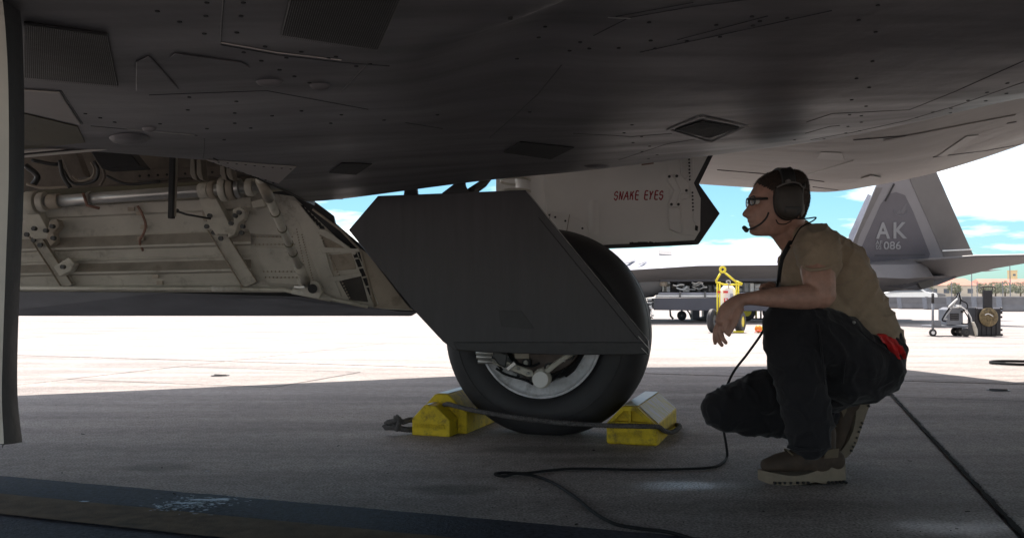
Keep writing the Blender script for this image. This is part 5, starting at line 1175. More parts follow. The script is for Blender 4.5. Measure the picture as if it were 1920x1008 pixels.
# headset
hs_ = thing('headset', 'black headset with ear cups and boom microphone on the head of the crouching man', 'headset', at(1464, 384, 3.08))
for s_, cy_ in ((-1, HD - .098), (1, HD + .098)):
    def E(x, y, o): return at(1464, 384, HD) + Vector(((x - 1464) / F * HD, (cy_ - HD) + s_ * o, -(y - 384) / F * HD))
    out = [(1441, 356), (1450, 351), (1472, 351), (1484, 355), (1488, 362), (1489, 385), (1489, 402), (1482, 412), (1468, 417), (1455, 415), (1444, 406), (1439, 393), (1438, 372)]
    out = [(p.x, p.y) for p in catmull([Vector((a, b, 0)) for a, b in out + out[:1]], 3)][:-1]
    ce = (1464, 384)
    sc_ = lambda k: [(ce[0] + (a - ce[0]) * k, ce[1] + (b - ce[1]) * k) for a, b in out]
    layers = [(.93, -.022), (.95, -.010), (.93, .004), (.89, .012), (.80, .020), (.56, .024), (.01, .025)]
    rows = [[E(a, b, o) for a, b in sc_(k)] for k, o in layers]; m_ = len(out); mb = MB()
    mb.add([p for r_ in rows for p in r_], [(i * m_ + k, i * m_ + (k + 1) % m_, (i + 1) * m_ + (k + 1) % m_, (i + 1) * m_ + k) for i in range(len(rows) - 1) for k in range(m_)] + [tuple(range(m_))])
    cup = mb.build('ear_cup', M['olive_plastic'], hs_, auto=50)
    rows = [[E(a, b, o) for a, b in sc_(k)] for k, o in ((.85, -.034), (.97, -.032), (1.0, -.026), (.97, -.018), (.85, -.016))]; mb = MB()
    mb.add([p for r_ in rows for p in r_], [(i * m_ + k, i * m_ + (k + 1) % m_, (i + 1) * m_ + (k + 1) % m_, (i + 1) * m_ + k) for i in range(len(rows) - 1) for k in range(m_)] + [tuple(range(m_)), tuple(range(4 * m_, 5 * m_))])
    mb.build('ear_cushion', M['black_plastic'], cup, smooth=True)
    MB().tube(catmull([E(1440, 358, .010), E(1450, 353, .014), E(1465, 349, .014), E(1480, 351, .012), E(1487, 358, .008)], 5), .003, 8).build('yoke_wire', M['grey_plastic'], cup, smooth=True)
    MB().tube(catmull([E(1489, 356, .008), E(1487, 372, .010), E(1487, 390, .010), E(1483, 400, .012)], 5), .0028, 8).build('yoke_wire', M['grey_plastic'], cup, smooth=True)
    MB().ell(E(1490, 355, .004), (.007, .006, .010)).build('hinge_knob', M['black_plastic'], cup, smooth=True)
    MB().prism([E(1452, 393, .016), E(1483, 393, .016), E(1482, 405, .012), E(1474, 411, .010), E(1456, 409, .010), E(1450, 402, .012)], Vector((0, s_ * .010, 0))).build('battery_cover', M['black_plastic'], cup, bevel=.003)
    MB().prism([E(1483, 386, .010), E(1490, 390, .008), E(1489, 405, .006), E(1484, 412, .006), E(1481, 400, .010)], Vector((0, s_ * .008, 0))).build('cup_clip', M['grey_plastic'], cup, bevel=.002)
    MB().cyl(E(1461, 347, .014), E(1461, 347, -.01), .008, 12).build('slider_knob', M['grey_plastic'], cup, bevel=.001)
# headband over the crown
bandC = [(1464, 352, -.092), (1463, 336, -.086), (1463, 326, -.070), (1464, 319.5, -.040), (1464, 317.5, 0), (1464, 319.5, .040), (1463, 326, .070), (1463, 336, .086), (1464, 352, .092)]
bc = catmull([at(x, y, HD) + Vector((0, o, 0)) for x, y, o in bandC], 6)
MB().tube(bc, [(.0235, .0042)] * len(bc), 12, True, None).build if False else None
mb = MB(); rws = []
ctr = at(1464, 372, HD)
for p in bc:
    nrm = Vector((0, p.y - ctr.y, p.z - ctr.z)).normalized()
    rws.append([p + Vector((-.0235, 0, 0)) - nrm * .001, p + Vector((-.020, 0, 0)) + nrm * .004, p + Vector((.018, 0, 0)) + nrm * .004, p + Vector((.0235, 0, 0)) + nrm * .007, p + Vector((.0265, 0, 0)) + nrm * .003, p + Vector((.022, 0, 0)) - nrm * .003, p + Vector((-.0235, 0, 0)) - nrm * .0035, p + Vector((-.0235, 0, 0)) - nrm * .001])
mb.grid(rws).build('headband', M['black_plastic'], hs_, auto=45)
for f in (.32,): 
    for o in (-.02, .02): MB().ell(bc[int(f * len(bc))] + Vector((o, -.006, .002)), (.004, .003, .004)).build('band_stud', M['grey_plastic'], hs_, smooth=True)
MB().tube(catmull([at(1441, 398, 3.075), at(1437, 408, 3.075), at(1428, 418, 3.08), at(1417, 425, 3.10), at(1408, 428.5, 3.12), at(1400, 430, 3.14)], 6), .0034, 8).build('boom_arm', M['black_plastic'], hs_, smooth=True)
MB().limb([at(1399.5, 431, 3.145), at(1395.5, 427, 3.15)], [(.0095, .010), (.0085, .009)], 3, 12).build('microphone', M['black_plastic'], hs_, smooth=True)
MB().tube(catmull([at(1482, 407, 3.075), at(1495, 409.5, 3.08), at(1512, 409.5, 3.08), at(1527, 407.5, 3.06), at(1530, 408.5, 3.06), at(1524, 414, 3.06), at(1512, 420, 3.05), at(1500, 428, 3.04), at(1492, 440, 3.03), at(1483, 458, 3.01)], 6), .0026, 7).build('cup_lead', M['cable'], hs_, smooth=True)
MB().tube(catmull([at(1455, 412, 3.08), at(1460, 419, 3.09), at(1472, 420, 3.09), at(1484, 414, 3.09)], 6), .002, 6).build('cup_lead', M['cable'], hs_, smooth=True)
lan = thing('neck_strap', 'dark strap with a small clip hanging down the chest of the man', 'strap', at(1466, 500, 3.06))
MB().tube(catmull([at(1482, 452, 3.10), at(1470, 475, 3.04), at(1463, 500, 3.03), at(1460, 528, 3.05)], 6), [(.008, .003)] * 19, 8).build('strap', M['mesh_dark'], lan, smooth=True)
MB().box(at(1459, 533, 3.05), (.016, .01, .024)).build('clip', M['grey_plastic'], lan, bevel=.003)

# ------------------------------------------------------------------ the second jet across the apron
j2 = thing('parked_fighter_jet', 'grey stealth fighter jet parked across the apron, AK lettering on its tail', 'fighter jet', gp(1430, 604))
def J(x, y, d=21.0): return at(x, y, d)
def jp(pts, d, th, mt_, nm, parent=None, bevel=.01, label=None):
    return MB().prism([J(x, y, d) for x, y in pts], Vector((0, th, 0))).build(nm, M[mt_], parent or j2, bevel=bevel, seg=1, label=label)
# fuselage as a loft of longitudinal lines: (px, py, depth)
def lofts(lines, n, mt_, nm, **k):
    L_ = [[J(*[interp([(a[0], a[q]) for a in ln], lerp(ln[0][0], ln[-1][0], i / n)) for q in (0, 1, 2)]) for i in range(n + 1)] for ln in lines]
    return MB().grid(L_).build(nm, M[mt_], j2, auto=30, **k)
ridge = [(1080, 474, 24.5), (1160, 466, 24.5), (1300, 468, 24.5), (1420, 471, 24.5), (1560, 474, 24), (1700, 480, 24)]
mid_ = [(1080, 484, 23.4), (1200, 478, 23.2), (1330, 478, 23.2), (1420, 480, 23.2), (1560, 482, 23), (1700, 484, 22.6)]
chine = [(1080, 516, 20.6), (1180, 506, 20.4), (1310, 498, 20.4), (1470, 496.5, 20.6), (1600, 494, 20.8), (1700, 488, 21)]
under = [(1080, 520, 20.7), (1180, 512, 20.5), (1310, 503, 20.5), (1470, 501, 20.7), (1600, 500, 20.9), (1700, 494, 21)]
side = [(1080, 532, 21.4), (1180, 530, 21.2), (1240, 527, 21.2), (1470, 526, 21.2), (1620, 524, 21.4), (1700, 516, 21.6)]
belly2 = [(1080, 548, 22), (1180, 556, 22), (1240, 558, 22), (1470, 556, 22), (1640, 552, 22.2), (1700, 548, 22.2)]
bot2 = [(1080, 548, 25), (1240, 558, 25), (1470, 556, 25), (1700, 548, 25)]
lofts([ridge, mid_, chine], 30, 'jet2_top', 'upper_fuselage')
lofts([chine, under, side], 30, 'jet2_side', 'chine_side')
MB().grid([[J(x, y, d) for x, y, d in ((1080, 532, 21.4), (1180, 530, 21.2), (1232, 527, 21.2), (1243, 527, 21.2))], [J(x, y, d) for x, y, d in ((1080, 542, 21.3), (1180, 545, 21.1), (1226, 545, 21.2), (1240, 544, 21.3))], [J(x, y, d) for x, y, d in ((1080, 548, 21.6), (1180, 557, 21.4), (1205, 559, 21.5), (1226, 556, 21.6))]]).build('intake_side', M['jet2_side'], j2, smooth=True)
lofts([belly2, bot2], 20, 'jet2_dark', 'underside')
jp([(1240, 520), (1480, 519), (1480, 527), (1236, 528)], 21.1, .1, 'jet2_dark', 'bay_header')
jp([(1236, 527), (1480, 526), (1480, 558), (1230, 558)], 22.2, .1, 'bay_dark', 'bay_back')
jp([(1236, 548), (1440, 548), (1440, 552), (1234, 552)], 21.0, .06, 'jet2_top', 'bay_rail')
jp([(1232, 552.5), (1440, 552.5), (1440, 557), (1228, 557)], 20.95, .06, 'white_paint', 'bay_rail')
for x in (1274, 1321, 1367, 1412): jp([(x, 546), (x + 3, 546), (x + 3, 558), (x, 558)], 20.9, .05, 'jet2_side', 'rail_post')
rb = random.Random(3)
x = 1244
while x < 1440:
    w = rb.uniform(5, 13); k = rb.choice(['white_paint', 'jet2_side', 'steel', 'bay_dark', 'gear_tan', 'jet2_dark', 'white_paint']); y0 = rb.uniform(529, 537)
    jp([(x, y0), (x + w, y0), (x + w, 547), (x, 547)], 21.6 + rb.uniform(-.2, .2), .15, k, 'bay_equipment')
    if rb.random() < .6: jp([(x + 1.5, y0 + 3), (x + w - 1.5, y0 + 3), (x + w - 1.5, y0 + 7), (x + 1.5, y0 + 7)], 21.35, .05, rb.choice(['bay_dark', 'white_paint', 'steel']), 'bay_equipment')
    x += w + rb.uniform(.5, 2.5)
for k in range(6):
    a = (1240 + rb.uniform(0, 60), rb.uniform(530, 545)); MB().tube(catmull([J(a[0] + q * 7, a[1] + rb.uniform(-4, 4), 21.3) for q in range(4)], 4), .02, 6).build('bay_hose', M[rb.choice(['white_paint', 'steel', 'bay_dark'])], j2, smooth=True)
MB().cyl(J(1241, 531, 21.2), J(1252, 532, 21.6), .07, 12).build('bay_bottle', M['bay_tan'], j2, smooth=True)
jp([(1227, 558.5), (1480, 557.5), (1480, 583), (1400, 583), (1226, 581)], 20.9, .05, 'door2', 'open_bay_door', label='blue grey open bay door of the parked jet')
jp([(1213, 559), (1240, 559), (1232, 572), (1226, 580), (1220, 566)], 21.4, .2, 'jet2_dark', 'door_bracket')
# scuffs and marks on the top
for pts, mt_ in (([(1235, 469), (1258, 471), (1259, 479), (1235, 477)], 'jet2_side'), ([(1172, 493), (1184, 488), (1192, 487), (1180, 493)], 'jet2_side'), ([(1195, 496), (1204, 493), (1214, 489), (1206, 494)], 'jet2_dark')):
    dd = 22.6; 
    P = [J(a, b, interp([(466, 24.2), (480, 23.0), (497, 20.7)], b)) + Vector((0, -.05, .01)) for a, b in pts]
    MB().prism(P, Vector((0, .04, -.01))).build('top_patch', M[mt_], j2)
# rear nacelle, wing root, tailplane
lofts([[(1590, 488, 21.6), (1650, 484, 21.4), (1700, 478, 21.2), (1735, 480, 21)], [(1590, 498, 20.6), (1650, 496, 20.4), (1700, 496, 20.4), (1735, 494, 20.6)], [(1590, 520, 20.4), (1650, 520, 20.2), (1700, 522, 20.2), (1750, 518, 20.4)], [(1600, 545, 21), (1650, 549, 21), (1690, 543, 21), (1750, 524, 21)], [(1600, 545, 24), (1650, 549, 24), (1690, 543, 24), (1750, 524, 24)]], 16, 'jet2_grey', 'rear_nacelle')
jp([(1600, 484), (1700, 476), (1730, 480), (1640, 488)], 22.4, .6, 'jet2_top', 'wing_root')
tp_ = [J(1700, 492, 21), J(1740, 488, 20.2), J(1830, 482, 19.4), J(1925, 480.5, 18.6), J(1990, 482, 18.2), J(1990, 487, 18.4), J(1920, 490, 19.0), J(1850, 507, 20.2), J(1780, 524, 21), J(1712, 530, 21.6)]
MB().prism(tp_, Vector((0, .02, .06))).build('tailplane', M['jet2_grey'], j2, bevel=.02, seg=1, auto=30)
MB().prism([J(1640, 534, 20.6), J(1700, 520, 20.4), J(1804, 513, 20.8), J(1803, 517, 20.8), J(1760, 534, 20.8), J(1724, 544, 20.8), J(1690, 540, 20.8)], Vector((0, 1.2, 0))).build('exhaust_nozzle', M['jet2_dark'], j2, bevel=.03, seg=1)
jp([(1718, 526), (1752, 522), (1750, 536), (1728, 541)], 20.7, .1, 'bay_dark', 'nozzle_actuator')
MB().prism([J(1810, 508, 23), J(1880, 505, 23.4), J(1850, 509, 23.4)], Vector((0, .8, .02))).build('far_tailplane', M['jet2_grey'], j2)
# fins
finp = [(1580, 500), (1645, 346), (1665, 300), (1684, 268), (1730, 268), (1757, 322), (1828, 483), (1700, 490)]
FD = lambda x, y, o=0: at(x, y, 21.0 + (500 - y) / 1600 * 21 * -.45 - o)
fin = MB().prism([FD(x, y) for x, y in finp], Vector((0, .10, 0))).build('fin', M['fin_light'], j2, bevel=.02, seg=1, label='near tail fin with dark lettered panel')
MB().prism([FD(x, y, .012) for x, y in ((1606, 478), (1616, 462), (1652, 382), (1666, 364), (1680, 360), (1697, 366), (1712, 396), (1744, 476), (1740, 487), (1640, 492))], Vector((0, .01, 0))).build('dark_panel', M['fin_dark'], fin)
MB().prism([FD(x, y, .010) for x, y in ((1580, 500), (1642, 352), (1655, 352), (1612, 440), (1600, 482))], Vector((0, .008, 0))).build('leading_edge', M['jet2_grey'], fin)
MB().prism([FD(x, y, .008) for x, y in ((1731, 272), (1827, 482), (1772, 486), (1703, 330), (1686, 290))], Vector((0, .006, 0))).build('rudder', M['fin_dark' if False else 'jet2_grey'], fin)
MB().tube([FD(1660, 377, .02), FD(1677, 345, .02)], .022, 5).build('slot', M['mesh_dark'], fin)
MB().tube([FD(1767, 470, .02), FD(1822, 467.5, .02)], .016, 5).build('rudder_gap', M['white_paint'], fin)
MB().prism([FD(x, y, .02) for x, y in ((1640, 477), (1735, 476), (1735, 479), (1640, 480))], Vector((0, .1, 0))).build('fin_root_edge', M['jet2_dark'], fin)
def T2d(s, px, py, hpx, mt_='letter_grey', bold=.0, st=1, nm='tail_letters'):
    o = FD(px, py, .03); k = hpx / 1600 * o.y / .70
    return text_mesh(s, k, o, FD(px + 50, py - .3) - FD(px, py), FD(px, py - 50) - FD(px, py), M[mt_], nm, fin, .004, bold, 0, st)
T2d('A', 1643.5, 446.5, 32, bold=.012, st=.80); T2d('K', 1673, 446, 32, bold=.012, st=.86)
T2d('AF', 1641.5, 458.5, 8.5, bold=.001, st=.95); T2d('05', 1642, 467, 8.5, bold=.001, st=.9); T2d('086', 1656.5, 467, 15.5, bold=.004, st=1.0)
# faint winged emblem above the letters
em = MB()
for pts in ([(1688, 398), (1696, 384), (1700, 380), (1698, 392), (1694, 401)], [(1681, 400), (1687, 392), (1689, 402)]): em.prism([FD(x, y, .02) for x, y in pts], Vector((0, .006, 0)))
em.lathe([(.15, -.003), (.16, -.003), (.16, .003), (.15, .003)], FD(1689, 393, .02), (0, 1, 0), 24)
em.build('emblem', M['emblem'], fin)
MB().prism([at(x, y, 24.5) for x, y in ((1588, 462), (1592, 440), (1627, 363), (1633, 366), (1600, 470))], Vector((.05, .1, 0))).build('far_fin', M['jet2_top'], j2)
# landing gear and clutter under its belly
def small_wheel(c, r, wd_, nm, parent, hub='white_paint', ax=(0, 1, 0)):
    ax = Vector(ax).normalized()
    w = MB().lathe([(r * .5, -wd_ / 2), (r * .85, -wd_ / 2), (r, -wd_ / 4), (r, wd_ / 4), (r * .85, wd_ / 2), (r * .5, wd_ / 2)], c, ax, 24).build(nm, M['rubber'], parent, auto=40)
    MB().lathe([(.01, -wd_ * .45), (r * .5, -wd_ * .42), (r * .55, -wd_ * .5), (r * .55, wd_ * .5), (r * .5, wd_ * .42), (.01, wd_ * .45)], c, ax, 20).build('hub', M[hub], w, auto=40)
    return w
nl = MB().cyl(J(1218, 560, 20.6), Vector((J(1218, 600, 20.6).x, 20.6, .3)), .05, 12).build('nose_gear_leg', M['white_paint'], j2, smooth=True)
small_wheel(Vector((J(1196, 600, 20.6).x, 20.6, .30)), .30, .2, 'nose_wheel', j2, 'white_paint', (.5, 1, 0))
for k in range(10): jp([(1212 + rb.uniform(0, 14), 562 + k * 3.5), (1218 + rb.uniform(0, 10), 562 + k * 3.5), (1218 + rb.uniform(0, 10), 565 + k * 3.5), (1212 + rb.uniform(0, 8), 565 + k * 3.5)], 20.5, .05, rb.choice(['white_paint', 'dark_metal', 'white_paint']), 'gear_fitting')
def gx(px, d): return (px - 960) / F * d
ct = thing('bomb_trolley', 'small dark trolley with castor wheel under the open bay of the parked jet', 'trolley', Vector((gx(1300, 23.5), 23.5, 0)))
def CT(px, z, o=0): return Vector((gx(px, 23.5), 23.5 - o, z))
small_wheel(CT(1278, .13), .13, .06, 'wheel', ct, 'dark_metal')
MB().tube([CT(1278, .13), CT(1278, .30), CT(1268, .36), CT(1256, .28), CT(1257, .12), CT(1262, .04)], .03, 6).build('front_frame', M['dark_metal'], ct)
MB().tube([CT(1256, .38), CT(1300, .36), CT(1336, .34)], .045, 6).build('deck_beam', M['cart_grey'], ct)
MB().tube([CT(1284, .36), CT(1292, .2), CT(1296, .04)], .022, 6).build('leg', M['dark_metal'], ct)
MB().box(CT(1302, .2, .05), (.2, .3, .36)).build('jack_column', M['door2'], ct, bevel=.02)
MB().box(CT(1321, .17, .05), (.14, .3, .30)).build('jack_column', M['door2'], ct, bevel=.02)
MB().hull2([CT(1306, .0), CT(1338, .0), CT(1332, .1), CT(1312, .1)], [CT(1306, .0, .3), CT(1338, .0, .3), CT(1332, .1, .3), CT(1312, .1, .3)]).build('base_foot', M['dark_metal'], ct, bevel=.01)
MB().tube([CT(1336, .33), CT(1350, .28), CT(1356, .25)], .014, 6).build('tow_bar', M['red_rust'], ct)
lt = thing('munitions_loader', 'low loader with a yellow-hubbed wheel behind the forearm of the man', 'loader', Vector((gx(1420, 23.0), 23.0, 0)))
small_wheel(Vector((gx(1399, 23), 23.0, .24)), .24, .14, 'wheel', lt, 'yellow')
small_wheel(Vector((gx(1446, 23), 23.0, .24)), .24, .14, 'wheel', lt, 'yellow')
MB().box(Vector((gx(1425, 23), 23.3, .32)), (.7, .5, .08)).build('deck', M['cart_grey'], lt, bevel=.01)
for px in (1412, 1418, 1427): MB().cyl(Vector((gx(px, 23), 23.05, .05)), Vector((gx(px, 23), 23.05, .45)), .025, 8).build('post', M[rb.choice(['steel', 'yellow', 'white_paint'])], lt, smooth=True)
MB().tube([Vector((gx(1408, 23), 23.0, .06)), Vector((gx(1440, 23), 23.0, .05))], .018, 6).build('ground_bar', M['dark_metal'], lt)

# ------------------------------------------------------------------ fire extinguisher cart
fe = thing('fire_extinguisher_cart', 'yellow wheeled frame holding a white fire extinguisher cylinder with red labels', 'fire extinguisher', Vector((gx(1367, 15.6), 15.6, 0)))
def E_(x, y, o=0): return at(x, y, 15.6 - o)
MB().lathe([(.028, -.014), (.066, -.014), (.066, .014), (.028, .014)], E_(1355, 505), (0, 1, 0), 24).build('lifting_eye', M['yellow'], fe, bevel=.004)
for pts in ([(1351, 512), (1342, 527)], [(1359, 511), (1380, 528)], [(1342, 528), (1348, 530), (1356, 533), (1366, 534), (1380, 533), (1391, 533)], [(1380, 527), (1392, 532)]): MB().tube([E_(x, y) for x, y in pts], .019, 8).build('frame_tube', M['yellow'], fe, smooth=True)
for x in (1345, 1349.5, 1380.5, 1384.5): MB().tube([E_(x, 528), E_(x, 612)], .015, 8).build('frame_tube', M['yellow'], fe, smooth=True)
c0, c1 = Vector((gx(1366, 15.7), 15.75, .16)), at(1366, 545, 15.75)
tank = MB().lathe([(.01, 0), (.13, .02), (.145, .08), (.145, c1.z - c0.z - .02), (.125, c1.z - c0.z + .05), (.07, c1.z - c0.z + .10), (.03, c1.z - c0.z + .12), (.01, c1.z - c0.z + .12)], c0, Z, 28, False).build('cylinder', M['white_paint'], fe, auto=50)
MB().box(E_(1360.5, 547, .02), (.085, .012, .04)).build('red_label', M['red_paint'], tank)
MB().box(E_(1348, 547, .03), (.06, .012, .035)).build('red_label', M['red_paint'], tank)
lb = MB().box(E_(1361, 563, .02), (.07, .012, .085)).build('red_label', M['red_paint'], tank)
MB().box(E_(1361, 561, .03), (.012, .008, .05)).build('label_mark', M['white_paint'], lb); MB().box(E_(1361, 562, .034), (.04, .008, .012)).build('label_mark', M['white_paint'], lb)
MB().box(E_(1372, 556, .02), (.05, .012, .11)).build('instruction_label', M['jet2_top'], tank)
MB().tube(catmull([E_(1366, 540), E_(1366, 532, .03), E_(1362, 529, .03), E_(1364, 526, .03), E_(1369, 527, .03), E_(1369, 533, .03)], 5), .012, 7).build('valve', M['steel'], tank, smooth=True)
small_wheel(Vector((gx(1335.5, 15.6), 15.6, .215)), .215, .10, 'wheel', fe, 'cart_grey', (1, -.62, 0))
small_wheel(Vector((gx(1387, 15.5), 15.5, .2)), .2, .12, 'wheel', fe, 'yellow', (1, -.62, 0))
MB().tube([Vector((gx(1335, 15.6), 15.6, .2)), Vector((gx(1387, 15.5), 15.5, .2))], .018, 8).build('axle', M['dark_metal'], fe)
MB().tube([Vector((gx(1374, 15.4), 15.4, .02)), Vector((gx(1394, 15.4), 15.4, .02))], .02, 6).build('foot_bar', M['yellow'], fe)
MB().tube(catmull([Vector((gx(1372, 15.5), 15.5, .12)), Vector((gx(1377, 15.5), 15.4, .22)), Vector((gx(1382, 15.5), 15.5, .12))], 4), .014, 6).build('hose', M['cable'], fe, smooth=True)
# orange ear defenders with red ribbon
og = thing('orange_bundle', 'small orange bundle with a red ribbon lying on the sunlit concrete', 'bundle', Vector((gx(1423, 15.4), 15.4, 0)))
MB().ell(Vector((gx(1421, 15.4), 15.4, .072)), (.065, .065, .07)).build('orange_pouch', M['orange'], og, smooth=True)
MB().box(Vector((gx(1430, 15.4), 15.45, .06)), (.10, .08, .11)).build('yellow_pouch', M['yellow'], og, bevel=.015)
MB().tube(catmull([Vector((gx(1414, 15.3), 15.3, .01)), Vector((gx(1420, 15.3), 15.3, .05)), Vector((gx(1424, 15.3), 15.28, .035)), Vector((gx(1430, 15.3), 15.3, .04))], 5), [(.018, .006)] * 16, 6).build('red_ribbon', M['red_paint'], og, smooth=True)

# ------------------------------------------------------------------ grey service cart and black case
gd_ = 14.05
sc_t = thing('service_cart', 'grey wheeled service cart with hoses and upright pole handle', 'service cart', Vector((gx(1788, gd_), gd_, 0)))
def S_(x, y, o=0): return at(x, y, gd_ - o)
MB().tube([S_(1749, 620), S_(1749, 568)], .019, 10).build('pole', M['cart_grey'], sc_t, smooth=True)
MB().tube([S_(1749, 568), S_(1749, 550)], .022, 10).build('grip', M['mesh_dark'], sc_t, smooth=True)
MB().ell(S_(1749, 549), (.014, .014, .012)).build('pole_cap', M['white_paint'], sc_t, smooth=True)
small_wheel(Vector((S_(1749, 622).x, gd_, .062)), .062, .03, 'wheel', sc_t, 'white_paint')
for x, o in ((1805, .1), (1809, -.15), (1803, -.2)): small_wheel(Vector((S_(x, 622).x, gd_ - o, .072)), .072, .035, 'wheel', sc_t, 'dark_metal')
MB().prism([S_(1803, 614), S_(1811, 614), S_(1809, 626), S_(1805, 626)], Vector((0, -.04, 0))).build('castor_fork', M['cart_grey'], sc_t, bevel=.004)
MB().prism([S_(1750, 610), S_(1816, 610), S_(1816, 614), S_(1766, 614), S_(1750, 613)], Vector((0, .42, 0))).build('chassis', M['cart_grey'], sc_t, bevel=.008)
MB().prism([S_(1751, 611, .02), S_(1754, 600, .02), S_(1764, 600, .02), S_(1766, 612, .02)], Vector((0, .1, 0))).build('gusset', M['cart_grey'], sc_t, bevel=.004)
bx = MB().prism([S_(1776, 609), S_(1776, 580), S_(1784, 576), S_(1806, 576), S_(1806, 609)], Vector((0, .30, 0))).build('box', M['cart_grey'], sc_t, bevel=.01)
MB().prism([S_(1782, 587, .01), S_(1798, 587, .01), S_(1798, 600, .01), S_(1782, 600, .01)], Vector((0, .01, 0))).build('panel', M['case_black'], bx)
for y in (590, 594, 598): MB().tube([S_(1783, y, .018), S_(1797, y, .018)], .003, 4).build('panel_bar', M['jet2_side'], bx)
for k, (pts, r_, mt_) in enumerate((([(1774, 602), (1767, 600), (1770, 592), (1782, 574), (1791, 562), (1796, 552), (1801, 560), (1800, 570)], .012, 'cable'), ([(1776, 598), (1771, 596), (1784, 578), (1794, 560), (1799, 550), (1803, 562)], .009, 'steel'), ([(1794, 552), (1798, 549), (1802, 562), (1812, 568), (1814, 576), (1808, 582)], .010, 'cable'), ([(1790, 576), (1800, 574), (1812, 582), (1820, 594), (1822, 604)], .010, 'white_paint'), ([(1806, 580), (1814, 592), (1818, 602), (1812, 607), (1803, 606)], .010, 'cable'), ([(1778, 576), (1788, 566), (1795, 560)], .014, 'white_paint'))):
    MB().tube(catmull([S_(x, y, .04 + k * .012) for x, y in pts], 6), r_, 8).build('hose', M[mt_], sc_t, smooth=True)
for x in (1795, 1800, 1779, 1786): MB().box(S_(x, 574, .02), (.035, .05, .05)).build('valve_block', M[rb.choice(['white_paint', 'dark_metal', 'steel'])], sc_t, bevel=.004)
MB().box(S_(1804, 584, .04), (.035, .03, .04)).build('gauge_box', M['mesh_dark'], sc_t, bevel=.004)
MB().limb([S_(1825, 606, .05), S_(1829, 618, .05), S_(1831, 628, .05)], [(.028, .02), (.034, .02), (.022, .02)], 4, 12).build('hose_nozzle', M['gear_tan'], sc_t, smooth=True)
cs = thing('equipment_case', 'black wheeled equipment case with raised handle and round bronze disc', 'case', Vector((gx(1852, gd_), gd_, 0)))
MB().prism([S_(1829, 576), S_(1877, 576), S_(1877, 629.5), S_(1829, 629.5)], Vector((0, .25, 0))).build('shell', M['case_black'], cs, bevel=.012)
for x in (1834, 1843, 1852, 1861, 1870): MB().prism([S_(x - 1.6, 606, .012), S_(x + 1.6, 606, .012), S_(x + 1.6, 628, .012), S_(x - 1.6, 628, .012)], Vector((0, .016, 0))).build('shell_rib', M['case_black'], cs, bevel=.003)
for x, y in ((1829.5, 578), (1876.5, 578), (1829.5, 627), (1876.5, 627)): MB().ell(S_(x, y, -.05), (.022, .06, .022)).build('corner_guard', M['case_black'], cs, smooth=True)
for y in (586, 594, 618): MB().box(S_(1877.5, y, -.02), (.016, .04, .035)).build('latch', M['mesh_dark'], cs, bevel=.002)
MB().prism([S_(1831, 576.5, .005), S_(1843, 576.5, .005), S_(1843, 578.5, .005), S_(1831, 578.5, .005)], Vector((0, .004, 0))).build('lid_seam', M['jet2_top'], cs)
MB().prism([S_(1862, 576.5, .005), S_(1875, 576.5, .005), S_(1875, 578.5, .005), S_(1862, 578.5, .005)], Vector((0, .004, 0))).build('lid_seam', M['jet2_top'], cs)
MB().prism([S_(1844, 578), S_(1844, 544), S_(1861, 544), S_(1861, 578)], Vector((0, .03, 0))).build('handle_panel', M['case_black'], cs, bevel=.004)
MB().tube([S_(1844.5, 544), S_(1844.5, 539)], .006, 6).build('handle_rod', M['mesh_dark'], cs); MB().tube([S_(1860.5, 544), S_(1860.5, 539)], .006, 6).build('handle_rod', M['mesh_dark'], cs)
MB().tube(catmull([S_(1838, 539.5), S_(1844, 537.5), S_(1860, 537.5), S_(1866, 539.5)], 4), .010, 8).build('handle', M['mesh_dark'], cs, smooth=True)
ds = MB().lathe([(.001, -.02), (.10, -.018), (.145, -.008), (.155, 0), (.155, .012), (.001, .012)], S_(1854, 594, .03), (0, 1, 0), 40, False).build('round_disc', M['bronze'], cs, auto=30)
eg = MB()
for k in range(9):
    a = rb.uniform(0, 6.28); r_ = rb.uniform(.02, .11); eg.tube(catmull([S_(1854, 594, .052) + Vector((math.cos(a + q * .5) * r_, 0, math.sin(a + q * .5) * r_)) for q in range(4)], 4), .006, 5)
eg.build('disc_relief', M['bronze'], ds)
MB().tube(catmull([S_(1847, 590, .058), S_(1852, 588, .06), S_(1858, 590, .06), S_(1862, 593, .058)], 4), .007, 6).build('pale_scroll', M['white_paint'], ds, smooth=True)

# ------------------------------------------------------------------ far line of barriers, fence, town
bar = None; BD = 46.0
def barrier_mesh(o):
    t = thing('barrier', 'x', 'barrier', (0, 0, 0), 'grey concrete barriers along the edge of the apron')
    P = [(-.28, 0), (.28, 0), (.28, .1), (.14, .28), (.09, .62), (-.09, .62), (-.14, .28), (-.28, .1)]
    MB().hull2([Vector((-.86, a, b)) for a, b in P], [Vector((.86, a, b)) for a, b in P]).build('block', M['barrier'], t, bevel=.02, seg=1)
    for s_ in (-1, 1):
        e = MB().prism([Vector((s_ * .80, -.30, .03)), Vector((s_ * 1.0, -.30, .03)), Vector((s_ * 1.0, -.12, .60)), Vector((s_ * .80, -.12, .60))], Vector((0, -.012, .004)))
        w = e.build('end_board', M['cart_grey' if s_ < 0 else 'white_paint'], t)
        for k in range(0 if s_ < 0 else 3):
            z0 = .06 + k * .18; y_ = lambda z: -.30 + (z - .03) / .57 * .18 - .016
            MB().prism([Vector((s_ * .81, y_(z0), z0)), Vector((s_ * .99, y_(z0 + .1), z0 + .1)), Vector((s_ * .99, y_(z0 + .18), z0 + .18)), Vector((s_ * .81, y_(z0 + .08), z0 + .08))], Vector((0, -.006, .002))).build('yellow_stripe', M['yellow'], w)
    return t
proto = barrier_mesh(0)
